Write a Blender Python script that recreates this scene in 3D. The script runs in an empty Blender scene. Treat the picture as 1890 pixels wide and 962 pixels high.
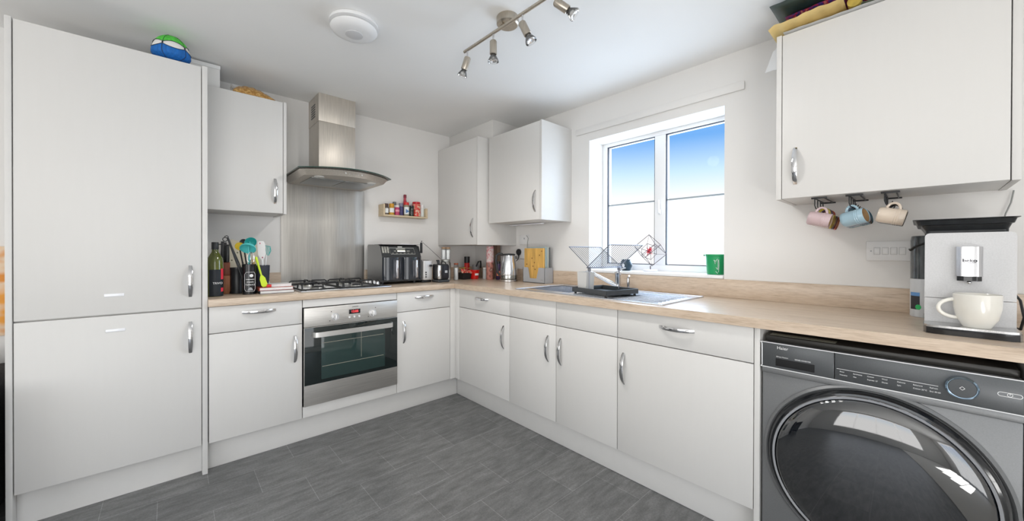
import bpy, bmesh, math, random
from mathutils import Vector, Matrix, Euler
random.seed(7)
S = bpy.context.scene
C = S.collection
PI = math.pi

# ------------------------------------------------------------------ camera
cam = bpy.data.cameras.new('camera'); camo = bpy.data.objects.new('camera', cam); C.objects.link(camo)
F_PX = 690.51
cam.sensor_width = 36.0; cam.lens = F_PX / 1890 * 36.0; cam.clip_start = 0.02
yaw, pitch, roll = 0.7413, -0.0041, 0.0023
fw = Vector((math.sin(yaw)*math.cos(pitch), math.cos(yaw)*math.cos(pitch), math.sin(pitch)))
rt = Vector((math.cos(yaw), -math.sin(yaw), 0)); up = rt.cross(fw)
rt2 = rt*math.cos(roll) + up*math.sin(roll); up2 = -rt*math.sin(roll) + up*math.cos(roll)
M = Matrix((rt2, up2, -fw)).transposed().to_4x4(); M.translation = Vector((-1.684, -2.5111, 1.1646))
camo.matrix_world = M
cam.shift_y = (467.26 - 481.0) / 1890
S.camera = camo

# ------------------------------------------------------------------ world: sky seen through the windows
w = bpy.data.worlds.new('sky'); S.world = w; w.use_nodes = True
nt = w.node_tree; nt.nodes.clear()
tc = nt.nodes.new('ShaderNodeTexCoord'); sx = nt.nodes.new('ShaderNodeSeparateXYZ')
rp = nt.nodes.new('ShaderNodeValToRGB'); bg = nt.nodes.new('ShaderNodeBackground'); wo = nt.nodes.new('ShaderNodeOutputWorld')
rp.color_ramp.elements[0].position = 0.12; rp.color_ramp.elements[0].color = (1, 1, 1, 1)
rp.color_ramp.elements[1].position = 0.27; rp.color_ramp.elements[1].color = (0.17, 0.42, 0.86, 1)
e = rp.color_ramp.elements.new(0.19); e.color = (0.60, 0.81, 1.0, 1)
nt.links.new(tc.outputs['Generated'], sx.inputs[0]); nt.links.new(sx.outputs['Z'], rp.inputs[0])
nt.links.new(rp.outputs[0], bg.inputs[0]); nt.links.new(bg.outputs[0], wo.inputs[0])
bg.inputs[1].default_value = .88

# ------------------------------------------------------------------ daylight through the room's big windows (behind and left of the camera), plus added up-lights
def area(name, loc, rot, sx_, sy_, power, col=(1, 1, 1)):
    l = bpy.data.lights.new(name, 'AREA'); l.shape = 'RECTANGLE'; l.size = sx_; l.size_y = sy_
    l.energy = power; l.color = col
    o = bpy.data.objects.new(name, l); C.objects.link(o); o.location = loc; o.rotation_euler = rot
    return o
area('patio_daylight', (-2.75, -4.93, 1.10), (PI/2, 0, 0), 2.9, 1.95, 30, (0.98, 0.99, 1.0))
area('side_window_daylight', (-5.43, -2.3, 1.25), (PI/2, 0, -PI/2), 3.0, 1.7, 34, (1.0, 0.985, 0.96))
area('kitchen_window_daylight', (0.90, -1.30, 1.51), (PI/2, 0, PI/2), 0.86, 0.90, 13, (0.62, 0.79, 1.0))
for k_ in range(4):      # unseen upward fill lights added near the floor to brighten the ceiling
    area('ceiling_fill_uplight', (-3.55+k_*.50, -3.75, .03), (PI-.12, 0, -.5), .34, 1.3, 16, (1.0, .99, .97))
S.view_settings.view_transform = 'Standard'; S.view_settings.look = 'None'
S.view_settings.gamma = 1.0; S.view_settings.use_curve_mapping = False
S.view_settings.exposure = 0.34

# ------------------------------------------------------------------ materials
def mat(name, col, rough=0.5, metal=0.0, noise=None, bump=None, trans=0.0, emit=None, coat=0.0, ior=1.45, aniso=0):
    """noise=(scale xyz, amount, detail) tints the colour; bump=(scale xyz, strength, dist)"""
    m = bpy.data.materials.new(name); m.use_nodes = True; n = m.node_tree; b = n.nodes['Principled BSDF']
    b.inputs['Base Color'].default_value = (*col, 1); b.inputs['Roughness'].default_value = rough
    b.inputs['Metallic'].default_value = metal; b.inputs['IOR'].default_value = ior
    b.inputs['Transmission Weight'].default_value = trans; b.inputs['Coat Weight'].default_value = coat
    if emit: b.inputs['Emission Color'].default_value = (*emit[0], 1); b.inputs['Emission Strength'].default_value = emit[1]
    t = n.nodes.new('ShaderNodeTexCoord')
    def nz(sc, det):
        mp = n.nodes.new('ShaderNodeMapping'); mp.inputs['Scale'].default_value = sc
        x = n.nodes.new('ShaderNodeTexNoise'); x.inputs['Scale'].default_value = 1; x.inputs['Detail'].default_value = det
        n.links.new(t.outputs['Object'], mp.inputs[0]); n.links.new(mp.outputs[0], x.inputs['Vector']); return x
    if noise:
        x = nz(noise[0], noise[2] if len(noise) > 2 else 3)
        r = n.nodes.new('ShaderNodeValToRGB'); a = noise[1]
        r.color_ramp.elements[0].position = 0.3; r.color_ramp.elements[1].position = 0.7
        r.color_ramp.elements[0].color = (*[max(0, c*(1-a)) for c in col], 1)
        r.color_ramp.elements[1].color = (*[min(1, c*(1+a)) for c in col], 1)
        n.links.new(x.outputs['Fac'], r.inputs[0]); n.links.new(r.outputs[0], b.inputs['Base Color'])
    if bump:
        x = nz(bump[0], 4); bp = n.nodes.new('ShaderNodeBump'); bp.inputs['Strength'].default_value = bump[1]
        bp.inputs['Distance'].default_value = bump[2]
        n.links.new(x.outputs['Fac'], bp.inputs['Height']); n.links.new(bp.outputs[0], b.inputs['Normal'])
    return m

def clear_glass(name, tint=(1, 1, 1), rough=0.0, refl=1.0):
    m = bpy.data.materials.new(name); m.use_nodes = True; n = m.node_tree; n.nodes.clear()
    o = n.nodes.new('ShaderNodeOutputMaterial'); mx = n.nodes.new('ShaderNodeMixShader')
    tr = n.nodes.new('ShaderNodeBsdfTransparent'); gl = n.nodes.new('ShaderNodeBsdfGlossy'); fr = n.nodes.new('ShaderNodeFresnel')
    mu = n.nodes.new('ShaderNodeMath'); mu.operation = 'MULTIPLY'; mu.inputs[1].default_value = refl
    tr.inputs[0].default_value = (*tint, 1); gl.inputs['Roughness'].default_value = rough
    n.links.new(fr.outputs[0], mu.inputs[0]); n.links.new(mu.outputs[0], mx.inputs[0])
    n.links.new(tr.outputs[0], mx.inputs[1]); n.links.new(gl.outputs[0], mx.inputs[2]); n.links.new(mx.outputs[0], o.inputs[0])
    return m

def oak(name, stretch):
    m = bpy.data.materials.new(name); m.use_nodes = True; n = m.node_tree; b = n.nodes['Principled BSDF']
    t = n.nodes.new('ShaderNodeTexCoord'); mp = n.nodes.new('ShaderNodeMapping'); mp.inputs['Scale'].default_value = stretch
    a = n.nodes.new('ShaderNodeTexNoise'); a.inputs['Scale'].default_value = 1.0; a.inputs['Detail'].default_value = 8; a.inputs['Roughness'].default_value = .65
    mp2 = n.nodes.new('ShaderNodeMapping'); mp2.inputs['Scale'].default_value = tuple(s*7 for s in stretch)
    a2 = n.nodes.new('ShaderNodeTexNoise'); a2.inputs['Scale'].default_value = 1.0; a2.inputs['Detail'].default_value = 5
    r = n.nodes.new('ShaderNodeValToRGB'); el = r.color_ramp.elements
    el[0].position = .30; el[0].color = (0.40, 0.295, 0.210, 1); el[1].position = .72; el[1].color = (0.70, 0.585, 0.465, 1)
    k = el.new(.5); k.color = (0.585, 0.465, 0.355, 1)
    ad = n.nodes.new('ShaderNodeMath'); ad.operation = 'MULTIPLY_ADD'; ad.inputs[1].default_value = .45
    sb = n.nodes.new('ShaderNodeMath'); sb.operation = 'MULTIPLY'; sb.inputs[1].default_value = .55
    n.links.new(t.outputs['Object'], mp.inputs[0]); n.links.new(mp.outputs[0], a.inputs['Vector'])
    n.links.new(t.outputs['Object'], mp2.inputs[0]); n.links.new(mp2.outputs[0], a2.inputs['Vector'])
    n.links.new(a.outputs['Fac'], sb.inputs[0]); n.links.new(a2.outputs['Fac'], ad.inputs[0]); n.links.new(sb.outputs[0], ad.inputs[2])
    n.links.new(ad.outputs[0], r.inputs[0]); n.links.new(r.outputs[0], b.inputs['Base Color'])
    b.inputs['Roughness'].default_value = .30
    bp = n.nodes.new('ShaderNodeBump'); bp.inputs['Strength'].default_value = .12; bp.inputs['Distance'].default_value = .001
    n.links.new(a2.outputs['Fac'], bp.inputs['Height']); n.links.new(bp.outputs[0], b.inputs['Normal'])
    return m

def floor_mat():
    m = bpy.data.materials.new('slate_tile'); m.use_nodes = True; n = m.node_tree; b = n.nodes['Principled BSDF']
    t = n.nodes.new('ShaderNodeTexCoord'); mp = n.nodes.new('ShaderNodeMapping')
    mp.inputs['Location'].default_value = (0.982 + 37.2, 10.125, 0)
    br = n.nodes.new('ShaderNodeTexBrick'); br.offset = .5; br.offset_frequency = 2; br.squash = 1.0
    br.inputs['Scale'].default_value = 1; br.inputs['Brick Width'].default_value = .372; br.inputs['Row Height'].default_value = .25
    br.inputs['Mortar Size'].default_value = .0010; br.inputs['Mortar Smooth'].default_value = .2
    br.inputs['Color1'].default_value = (.135, .137, .137, 1); br.inputs['Color2'].default_value = (.165, .166, .165, 1)
    br.inputs['Mortar'].default_value = (.30, .30, .30, 1)
    def nz(sc, det):
        q = n.nodes.new('ShaderNodeMapping'); q.inputs['Scale'].default_value = sc
        x = n.nodes.new('ShaderNodeTexNoise'); x.inputs['Scale'].default_value = 1; x.inputs['Detail'].default_value = det; x.inputs['Roughness'].default_value = .7
        n.links.new(t.outputs['Object'], q.inputs[0]); n.links.new(q.outputs[0], x.inputs['Vector']); return x
    a = nz((7, 26, 1), 8); c = nz((120, 120, 1), 3)
    mr = n.nodes.new('ShaderNodeMapRange'); mr.inputs[1].default_value = .3; mr.inputs[2].default_value = .7; mr.inputs[3].default_value = .62; mr.inputs[4].default_value = 1.42
    mr2 = n.nodes.new('ShaderNodeMapRange'); mr2.inputs[1].default_value = .3; mr2.inputs[2].default_value = .7; mr2.inputs[3].default_value = .8; mr2.inputs[4].default_value = 1.2
    mu = n.nodes.new('ShaderNodeMath'); mu.operation = 'MULTIPLY'
    vm = n.nodes.new('ShaderNodeVectorMath'); vm.operation = 'SCALE'
    n.links.new(t.outputs['Object'], mp.inputs[0]); n.links.new(mp.outputs[0], br.inputs['Vector'])
    n.links.new(a.outputs['Fac'], mr.inputs[0]); n.links.new(c.outputs['Fac'], mr2.inputs[0])
    n.links.new(mr.outputs[0], mu.inputs[0]); n.links.new(mr2.outputs[0], mu.inputs[1])
    n.links.new(br.outputs['Color'], vm.inputs[0]); n.links.new(mu.outputs[0], vm.inputs['Scale']); n.links.new(vm.outputs[0], b.inputs['Base Color'])
    b.inputs['Roughness'].default_value = .38
    bp = n.nodes.new('ShaderNodeBump'); bp.inputs['Strength'].default_value = .25; bp.inputs['Distance'].default_value = .0015
    n.links.new(a.outputs['Fac'], bp.inputs['Height']); n.links.new(bp.outputs[0], b.inputs['Normal'])
    return m

def brushed(name, col, rough, sc):
    return mat(name, col, rough, 1.0, noise=(sc, .10, 4), bump=(sc, .06, .0006))

def ramp_mat(name, scale, stops, rough=.5, kind='voronoi', coat=0):
    m = bpy.data.materials.new(name); m.use_nodes = True; n = m.node_tree; b = n.nodes['Principled BSDF']
    t = n.nodes.new('ShaderNodeTexCoord'); mp = n.nodes.new('ShaderNodeMapping'); mp.inputs['Scale'].default_value = scale
    x = n.nodes.new('ShaderNodeTexVoronoi' if kind == 'voronoi' else 'ShaderNodeTexNoise'); x.inputs['Scale'].default_value = 1
    r = n.nodes.new('ShaderNodeValToRGB'); r.color_ramp.interpolation = 'CONSTANT' if kind == 'voronoi' else 'LINEAR'
    el = r.color_ramp.elements
    el[0].position, el[0].color = stops[0][0], (*stops[0][1], 1); el[1].position, el[1].color = stops[1][0], (*stops[1][1], 1)
    for p, c in stops[2:]:
        k = el.new(p); k.color = (*c, 1)
    n.links.new(t.outputs['Object'], mp.inputs[0]); n.links.new(mp.outputs[0], x.inputs['Vector'])
    n.links.new(x.outputs[0], r.inputs[0]); n.links.new(r.outputs[0], b.inputs['Base Color'])
    b.inputs['Roughness'].default_value = rough; b.inputs['Coat Weight'].default_value = coat
    return m

WALL = mat('wall_paint', (.775, .762, .742), .85, noise=((3, 3, 3), .012), bump=((60, 60, 60), .05, .001))
CEIL = mat('ceiling_paint', (.89, .885, .87), .9, noise=((2, 2, 2), .012))
UNIT = mat('white_woodgrain_laminate', (.68, .668, .648), .42, noise=((60, 60, 5), .005), bump=((150, 150, 9), .07, .0007))
UNITH = mat('white_woodgrain_laminate_edge', (.68, .668, .648), .45, noise=((20, 20, 20), .01))
UPVC = mat('white_upvc', (.86, .86, .86), .35, noise=((4, 4, 4), .01))
GASK = mat('black_gasket', (.03, .03, .04), .6)
OAKX = oak('pale_oak_laminate', (4, 38, 38)); OAKY = oak('pale_oak_laminate_side_run', (38, 4, 38))
FLOOR = floor_mat()
CHROME = mat('polished_chrome', (.72, .72, .73), .09, 1.0)
SATIN = brushed('satin_nickel', (.52, .47, .40), .30, (200, 200, 20))
STEEL = brushed('brushed_steel', (.66, .64, .61), .44, (6, 6, 260))
STEELV = brushed('brushed_steel_vertical', (.50, .485, .46), .30, (170, 170, 5))
HOODS = mat('brushed_hood_steel', (.58, .535, .475), .42, .65, noise=((170, 170, 8), .10, 4), bump=((170, 170, 8), .06, .0006))
SINKM = brushed('sink_steel', (.70, .72, .76), .32, (12, 120, 60))
BLACK = mat('black_plastic', (.018, .019, .021), .38, noise=((30, 30, 30), .15))
GLOSSB = mat('gloss_black', (.010, .011, .013), .10, coat=.3)
IRON = mat('cast_iron_black', (.015, .015, .016), .5, bump=((300, 300, 300), .2, .0005))
DGLASS = mat('dark_oven_glass', (.006, .012, .012), .05, coat=.5)
GLASS = clear_glass('window_glass', refl=.12)
JARG = clear_glass('clear_jar_glass', (.97, .98, .98), .02, .8)
GREENG = clear_glass('green_edge_glass', (.72, .80, .77), .0, 1.0)
GREENE = mat('green_glass_edge', (.03, .07, .055), .1, coat=.5)
GREY = mat('grey_plastic', (.40, .41, .43), .5, noise=((8, 8, 8), .03))
LGREY = mat('pale_grey_plastic', (.55, .55, .54), .45, noise=((8, 8, 8), .02))
DGREY = mat('charcoal_plastic', (.045, .05, .055), .42)
WHITE = mat('white_plastic', (.82, .82, .82), .35, noise=((9, 9, 9), .01))
PAPER = mat('white_paper', (.82, .81, .80), .8, noise=((300, 300, 900), .10))
RED = mat('red_plastic', (.62, .025, .02), .3, noise=((20, 20, 20), .1))
MARK = mat('white_print', (.80, .80, .80), .5)
DMARK = mat('dark_print', (.03, .03, .035), .5)
BAMBOO = mat('bamboo', (.62, .37, .10), .45, noise=((60, 60, 6), .25, 5))
KNOT = mat('bamboo_knot', (.20, .09, .03), .6)

# ------------------------------------------------------------------ mesh builder
class MB:
    def __init__(s): s.b = bmesh.new()
    def _x(s, vs, mtx):
        if mtx is not None: bmesh.ops.transform(s.b, matrix=mtx, verts=vs)
    def box(s, x0, x1, y0, y1, z0, z1, bev=0, seg=2, mtx=None):
        r = bmesh.ops.create_cube(s.b, size=1)['verts']
        bmesh.ops.scale(s.b, vec=(abs(x1-x0), abs(y1-y0), abs(z1-z0)), verts=r)
        bmesh.ops.translate(s.b, vec=((x0+x1)/2, (y0+y1)/2, (z0+z1)/2), verts=r)
        if bev:
            es = list({e_ for v in r for e_ in v.link_edges})
            o = bmesh.ops.bevel(s.b, geom=es, offset=bev, segments=seg, profile=.5, affect='EDGES')
            r = list({v for f in o['faces'] for v in f.verts} | {v for v in r if v.is_valid})
        s._x(r, mtx); return s
    def cyl(s, p0, p1, r0, r1=None, n=24, cap=True):
        p0, p1 = Vector(p0), Vector(p1); d = p1-p0; L = d.length
        r = bmesh.ops.create_cone(s.b, cap_ends=cap, segments=n, radius1=r0, radius2=r0 if r1 is None else r1, depth=L)['verts']
        q = d.to_track_quat('Z', 'Y').to_matrix().to_4x4(); q.translation = (p0+p1)/2
        bmesh.ops.transform(s.b, matrix=q, verts=r); return s
    def lathe(s, prof, c=(0, 0, 0), n=32, mtx=None, sx=1, sy=1):
        rings = []; c = Vector(c); vs = []
        for r, z in prof:
            if r < 1e-6: rg = [s.b.verts.new(c + Vector((0, 0, z)))]
            else: rg = [s.b.verts.new(c + Vector((r*sx*math.cos(2*PI*i/n), r*sy*math.sin(2*PI*i/n), z))) for i in range(n)]
            rings.append(rg); vs += rg
        for a, b in zip(rings, rings[1:]):
            for i in range(n):
                j = (i+1) % n
                if len(a) == 1 and len(b) == 1: continue
                if len(a) == 1: f = (a[0], b[i], b[j])
                elif len(b) == 1: f = (a[i], b[0], a[j])
                else: f = (a[i], b[i], b[j], a[j])
                try: s.b.faces.new(f[::-1])
                except ValueError: pass
        s._x(vs, mtx); return s
    def tube(s, pts, r, n=8, closed=False, rad=None):
        pts = [Vector(p) for p in pts]; N = len(pts); rings = []; ref = None
        for i, p in enumerate(pts):
            a = pts[(i-1) % N] if (closed or i) else p; b = pts[(i+1) % N] if (closed or i < N-1) else p
            t = (b-a).normalized()
            if ref is None: ref = Vector((0, 0, 1)) if abs(t.z) < .9 else Vector((1, 0, 0))
            u = (ref - t*ref.dot(t)).normalized(); v = t.cross(u); ref = u
            rr = rad[i] if rad else r
            rings.append([s.b.verts.new(p + (u*math.cos(2*PI*k/n) + v*math.sin(2*PI*k/n))*rr) for k in range(n)])
        for i in range(N if closed else N-1):
            a, b = rings[i], rings[(i+1) % N]
            for k in range(n): s.b.faces.new((a[k], a[(k+1) % n], b[(k+1) % n], b[k]))
        if not closed: s.b.faces.new(rings[0][::-1]); s.b.faces.new(rings[-1])
        return s
    def prism(s, poly, ax, a0, a1, mtx=None):
        """poly: 2d points in the plane of the other two axes (x,y,z order); extruded along ax from a0 to a1"""
        def P(q, a):
            return {'x': (a, q[0], q[1]), 'y': (q[0], a, q[1]), 'z': (q[0], q[1], a)}[ax]
        A = [s.b.verts.new(P(q, a0)) for q in poly]; B = [s.b.verts.new(P(q, a1)) for q in poly]; N = len(poly)
        s.b.faces.new(A); s.b.faces.new(B[::-1])
        for i in range(N): s.b.faces.new((A[i], B[i], B[(i+1) % N], A[(i+1) % N]))
        s._x(A+B, mtx); return s
    def sphere(s, c, r, sc=(1, 1, 1), n=20, mtx=None):
        v = bmesh.ops.create_uvsphere(s.b, u_segments=n, v_segments=max(8, n//2), radius=r)['verts']
        bmesh.ops.scale(s.b, vec=sc, verts=v); s._x(v, mtx); bmesh.ops.translate(s.b, vec=c, verts=v); return s
    def grid(s, fn, nu, nv):
        g = [[s.b.verts.new(fn(i/nu, j/nv)) for j in range(nv+1)] for i in range(nu+1)]
        for i in range(nu):
            for j in range(nv): s.b.faces.new((g[i][j], g[i+1][j], g[i+1][j+1], g[i][j+1]))
        return s
    def xf(s, m): bmesh.ops.transform(s.b, matrix=m, verts=s.b.verts); return s
    def build(s, name, m, parent=None, world=True, ang=.6, flat=False, label=None):
        if parent is not None and world:
            root = parent
            while root.parent: root = root.parent
            bmesh.ops.translate(s.b, vec=-root.location, verts=s.b.verts)
        bmesh.ops.recalc_face_normals(s.b, faces=s.b.faces)
        me = bpy.data.meshes.new(name); s.b.to_mesh(me); s.b.free(); me.materials.append(m)
        if not flat:
            for p in me.polygons: p.use_smooth = True
            me.set_sharp_from_angle(angle=ang)
        o = bpy.data.objects.new(name, me); C.objects.link(o); o.parent = parent
        if label: o['label'] = label
        return o

def thing(name, label, cat, loc=(0, 0, 0), group=None, rz=0):
    o = bpy.data.objects.new(name, None); C.objects.link(o); o.empty_display_size = .05
    o.location = loc; o.rotation_euler = (0, 0, rz); o['label'] = label; o['category'] = cat
    if group: o['group'] = group
    return o
def tag(o, label, cat, group=None, kind=None):
    if label: o['label'] = label
    if cat: o['category'] = cat
    if group: o['group'] = group
    if kind: o['kind'] = kind
    return o
def struct(name, mb, m): return tag(mb.build(name, m), None, None, kind='structure')
def text(body, size, loc, rot, m, parent, name='lettering', world=True, sx=1, ext=.0003, align='CENTER', off=0):
    cu = bpy.data.curves.new(name, 'FONT'); cu.body = body; cu.size = size; cu.align_x = align; cu.align_y = 'CENTER'; cu.extrude = ext; cu.offset = off
    tmp = bpy.data.objects.new(name, cu)
    me = bpy.data.meshes.new_from_object(tmp); bpy.data.objects.remove(tmp); me.materials.append(m)
    loc = Vector(loc)
    if world:
        root = parent
        while root.parent: root = root.parent
        loc = loc - root.location
    me.transform(Matrix.Translation(loc) @ Euler(rot).to_matrix().to_4x4() @ Matrix.Diagonal((sx, 1, 1, 1)))
    o = bpy.data.objects.new(name, me); C.objects.link(o); o.parent = parent
    return o
RA = (PI/2, 0, 0); RB = (PI/2, 0, -PI/2)      # lettering on faces looking to -y, and to -x

# ================================================================== SETTING
WA, WB, ZC = .574, .6254, 2.271
XL, YF = -5.5, -5.0
struct('floor', MB().box(XL-.1, WB+.2, YF-.1, WA+.1, -.08, 0), FLOOR)
tag(MB().box(XL+.02, WB-.01, YF+.02, -3.0, .0005, .012, .003).build('bounce_carpet', mat('pale_bounce_carpet', (.62, .60, .56), .95, bump=((400, 400, 400), .4, .002))), 'unseen pale flooring added behind the camera to bounce light upward', 'bounce_carpet')  # pale flooring added out of view so light bounces up to the ceiling
struct('ceiling', MB().box(XL-.1, WB+.3, YF-.1, WA+.1, ZC, ZC+.1), CEIL)
struct('wall_back', MB().box(XL-.1, WB+.24, WA, WA+.1, 0, ZC), WALL)
wy0, wy1, wz0, wz1 = -1.7612, -.8400, 1.012, 1.9915
mb = MB(); X1 = WB+.24
mb.box(WB, X1, wy1, WA, 0, ZC); mb.box(WB, X1, YF, wy0, 0, ZC); mb.box(WB, X1, wy0, wy1, 0, wz0); mb.box(WB, X1, wy0, wy1, wz1, ZC)
struct('wall_right', mb, WALL)
# wall behind the camera with patio doors, and left wall with a four-light window
px0, px1, pz1 = -4.25, -1.25, 2.1
mb = MB(); mb.box(XL-.1, px0, YF-.1, YF, 0, ZC); mb.box(px1, WB+.24, YF-.1, YF, 0, ZC); mb.box(px0, px1, YF-.1, YF, pz1, ZC)
struct('wall_front', mb, WALL)
sy0, sy1, sz0, sz1 = -3.85, -.75, .40, 2.1
mb = MB(); mb.box(XL-.1, XL, YF, sy0, 0, ZC); mb.box(XL-.1, XL, sy1, WA, 0, ZC); mb.box(XL-.1, XL, sy0, sy1, 0, sz0); mb.box(XL-.1, XL, sy0, sy1, sz1, ZC)
struct('wall_left', mb, WALL)
mb = MB()
for x in (px0+.03, px0+.75, px0+1.5, px0+2.25, px1-.03): mb.box(x-.03, x+.03, YF-.07, YF-.02, 0, pz1)
mb.box(px0, px1, YF-.07, YF-.02, 0, .06); mb.box(px0, px1, YF-.07, YF-.02, pz1-.06, pz1)
struct('window_2', mb, UPVC)
mb = MB()
for k in range(5): y = sy0+.03+(sy1-sy0-.06)*k/4; mb.box(XL-.07, XL-.02, y-.03, y+.03, sz0, sz1)
mb.box(XL-.07, XL-.02, sy0, sy1, sz0, sz0+.06); mb.box(XL-.07, XL-.02, sy0, sy1, sz1-.06, sz1)
struct('window_3', mb, UPVC)
struct('baseboard_back', MB().box(XL, -2.19, WA-.015, WA, 0, .10, .003), UPVC)

# kitchen window
win = bpy.data.objects.new('window_1', None); C.objects.link(win); win.location = (.83, -1.3, wz0); win['kind'] = 'structure'
fx0, fx1 = .800, .860
G1 = (-1.262, -.879); G2 = (-1.722, -1.338); gz0, gz1 = 1.075, 1.966
mb = MB()
mb.box(fx0, fx1, G1[1], wy1, wz0, wz1, .003); mb.box(fx0, fx1, wy0, G2[0], wz0, wz1, .003)
mb.box(fx0, fx1, G2[1], G1[0], gz0, gz1, .003)
mb.box(fx0, fx1, G2[0], G1[1], gz1, wz1); mb.box(fx0, fx1, G2[0], G1[1], wz0, gz0)
mb.build('window_frame', UPVC, win)
for k, (a, b) in enumerate((G1, G2)):
    MB().box(.826, .830, a, b, gz0, gz1).build('glass_pane', GLASS, win)
    mb = MB(); t = .005
    mb.box(.806, .824, b-t, b, gz0, gz1); mb.box(.806, .824, a, a+t, gz0, gz1); mb.box(.806, .824, a, b, gz1-t, gz1); mb.box(.806, .824, a, b, gz0, gz0+t)
    mb.build('gasket', GASK, win)
    MB().box(.820, .825, a+t, b-t, 1.514, 1.525).build('glazing_bar', mat('grey_bar', (.32, .36, .38), .4), win)
mb = MB().box(.788, .800, -1.312, -1.292, 1.42, 1.455, .003); mb.box(.772, .790, -1.307, -1.297, 1.43, 1.52, .004)
mb.build('window_handle', UPVC, win)
struct('sill_1', MB().box(WB-.012, fx0-.001, wy0+.001, wy1-.001, wz0+.0005, 1.032, .004), UPVC)
# curtain batten over the window, boxed-in pipework over the boiler cupboard
struct('trim_1', MB().box(WB-.014, WB-.0005, -1.862, -.724, 2.050, 2.095, .002), WALL)
mb = MB().box(.315, WB-.0005, -.088, WA-.0005, 2.1165, ZC-.001, .001)
struct('trim_2', mb, UNITH)

# ================================================================== CABINETS
def handle(c, normal, along, parent, L=.160, label=None):
    """bow handle: arch of chromed strap, c = centre on the door face"""
    n_, a_ = Vector(normal), Vector(along); s_ = n_.cross(a_); c = Vector(c); mb = MB(); N = 20; rows = []
    for i in range(N+1):
        t = -1+2*i/N; h = .027*(1-abs(t)**2.4)+.0005; w_ = .0065+.0030*(1-t*t); th = .0055
        h0 = max(0.0004, .027*(1-abs(t)**2.4)-th) if abs(t) < .93 else .0004
        p = c + a_*(t*L/2)
        rows.append([mb.b.verts.new(p+n_*(h+.001)+s_*w_*.55), mb.b.verts.new(p+n_*h*.97+s_*w_), mb.b.verts.new(p+n_*h0+s_*w_),
                     mb.b.verts.new(p+n_*h0-s_*w_), mb.b.verts.new(p+n_*h*.97-s_*w_), mb.b.verts.new(p+n_*(h+.001)-s_*w_*.55)])
    for a, b in zip(rows, rows[1:]):
        for k in range(6): mb.b.faces.new((a[k], a[(k+1) % 6], b[(k+1) % 6], b[k]))
    mb.b.faces.new(rows[0][::-1]); mb.b.faces.new(rows[-1])
    return mb.build('handle', CHROME, parent, label=label)

def carcass(x0, x1, y0, y1, z0, z1, open_top, parent, name='carcass'):
    t = .016; mb = MB()
    if not open_top: mb.box(x0, x1, y0, y1, z0, z1, .0008)
    else:
        mb.box(x0, x0+t, y0, y1, z0, z1); mb.box(x1-t, x1, y0, y1, z0, z1); mb.box(x0, x1, y1-t, y1, z0, z1); mb.box(x0, x1, y0, y0+t, z0, z1); mb.box(x0, x1, y0, y1, z0, z0+t)
    return mb.build(name, UNITH, parent)
g = .0021
def front(face, a0, a1, z0, z1, pos, parent, name='door'):
    """slab front on the plane y=pos (face 'A') or x=pos (face 'B')"""
    a0, a1 = min(a0, a1)+g, max(a0, a1)-g
    mb = MB()
    if face == 'A': mb.box(a0, a1, pos, pos+.018, z0+g, z1-g, .0012)
    else: mb.box(pos, pos+.018, a0, a1, z0+g, z1-g, .0012)
    return mb.build(name, UNIT, parent)
def hA(x, z, y, parent, horiz=False): return handle((x, y, z), (0, -1, 0), (1, 0, 0) if horiz else (0, 0, 1), parent)
def hB(y, z, x, parent, horiz=False): return handle((x, y, z), (-1, 0, 0), (0, 1, 0) if horiz else (0, 0, 1), parent)
ZD0, ZS, ZD1 = .153, .7275, .8705

# tall fridge housing
T = thing('tall_fridge_cabinet', 'tall floor-to-head-height white cabinet with two stacked doors, at left edge', 'cabinet', (-1.86, .28, 0))
carcass(-2.1585, -1.5605, .0195, .565, .150, 2.112, False, T)
d = front('A', -2.1585, -1.5605, .8695, 2.1165, 0, T); hA(-1.606, 1.010, 0, d)
d2 = front('A', -2.1585, -1.5605, ZD0, .8665, 0, T); hA(-1.606, .724, 0, d2)
STK = mat('milky_sticker', (.86, .87, .90), .12, coat=.4)
MB().box(-1.904, -1.840, -.003, -.0003, .953, .966, .001).build('sticker', STK, d, label='small milky adhesive pad')
MB().box(-1.900, -1.836, -.003, -.0003, .790, .803, .001).build('sticker', STK, d2, label='small milky adhesive pad')
for x0, x1 in ((-2.1775, -2.1595), (-1.5595, -1.5375)):
    MB().box(x0, x1, -.003, .565, 0.0005, 2.120, .0012).build('end_panel', UNITH, T)
MB().box(-2.1590, -1.5600, .052, .068, 0.0005, .149).build('plinth', UNITH, T)

def base_unit_A(x0, x1, label, hx, hdx, name='base_cabinet'):
    t_ = thing(name, label, 'cabinet', ((x0+x1)/2, .28, 0))
    carcass(x0+.001, x1-.001, .0195, .560, .150, .8705, True, t_)
    a = front('A', x0, x1, ZS, ZD1, 0, t_, 'drawer'); hA(hdx, .826, 0, a, True)
    b = front('A', x0, x1, ZD0, ZS, 0, t_, 'door'); hA(hx, .582, 0, b)
    return t_
base_unit_A(-1.5345, -1.0942, 'white base cabinet with drawer over door, left of the oven', -1.134, -1.311)
base_unit_A(-.4935, -.0470, 'white base cabinet with drawer over door, between oven and room corner', -.441, -.2725)

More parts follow.
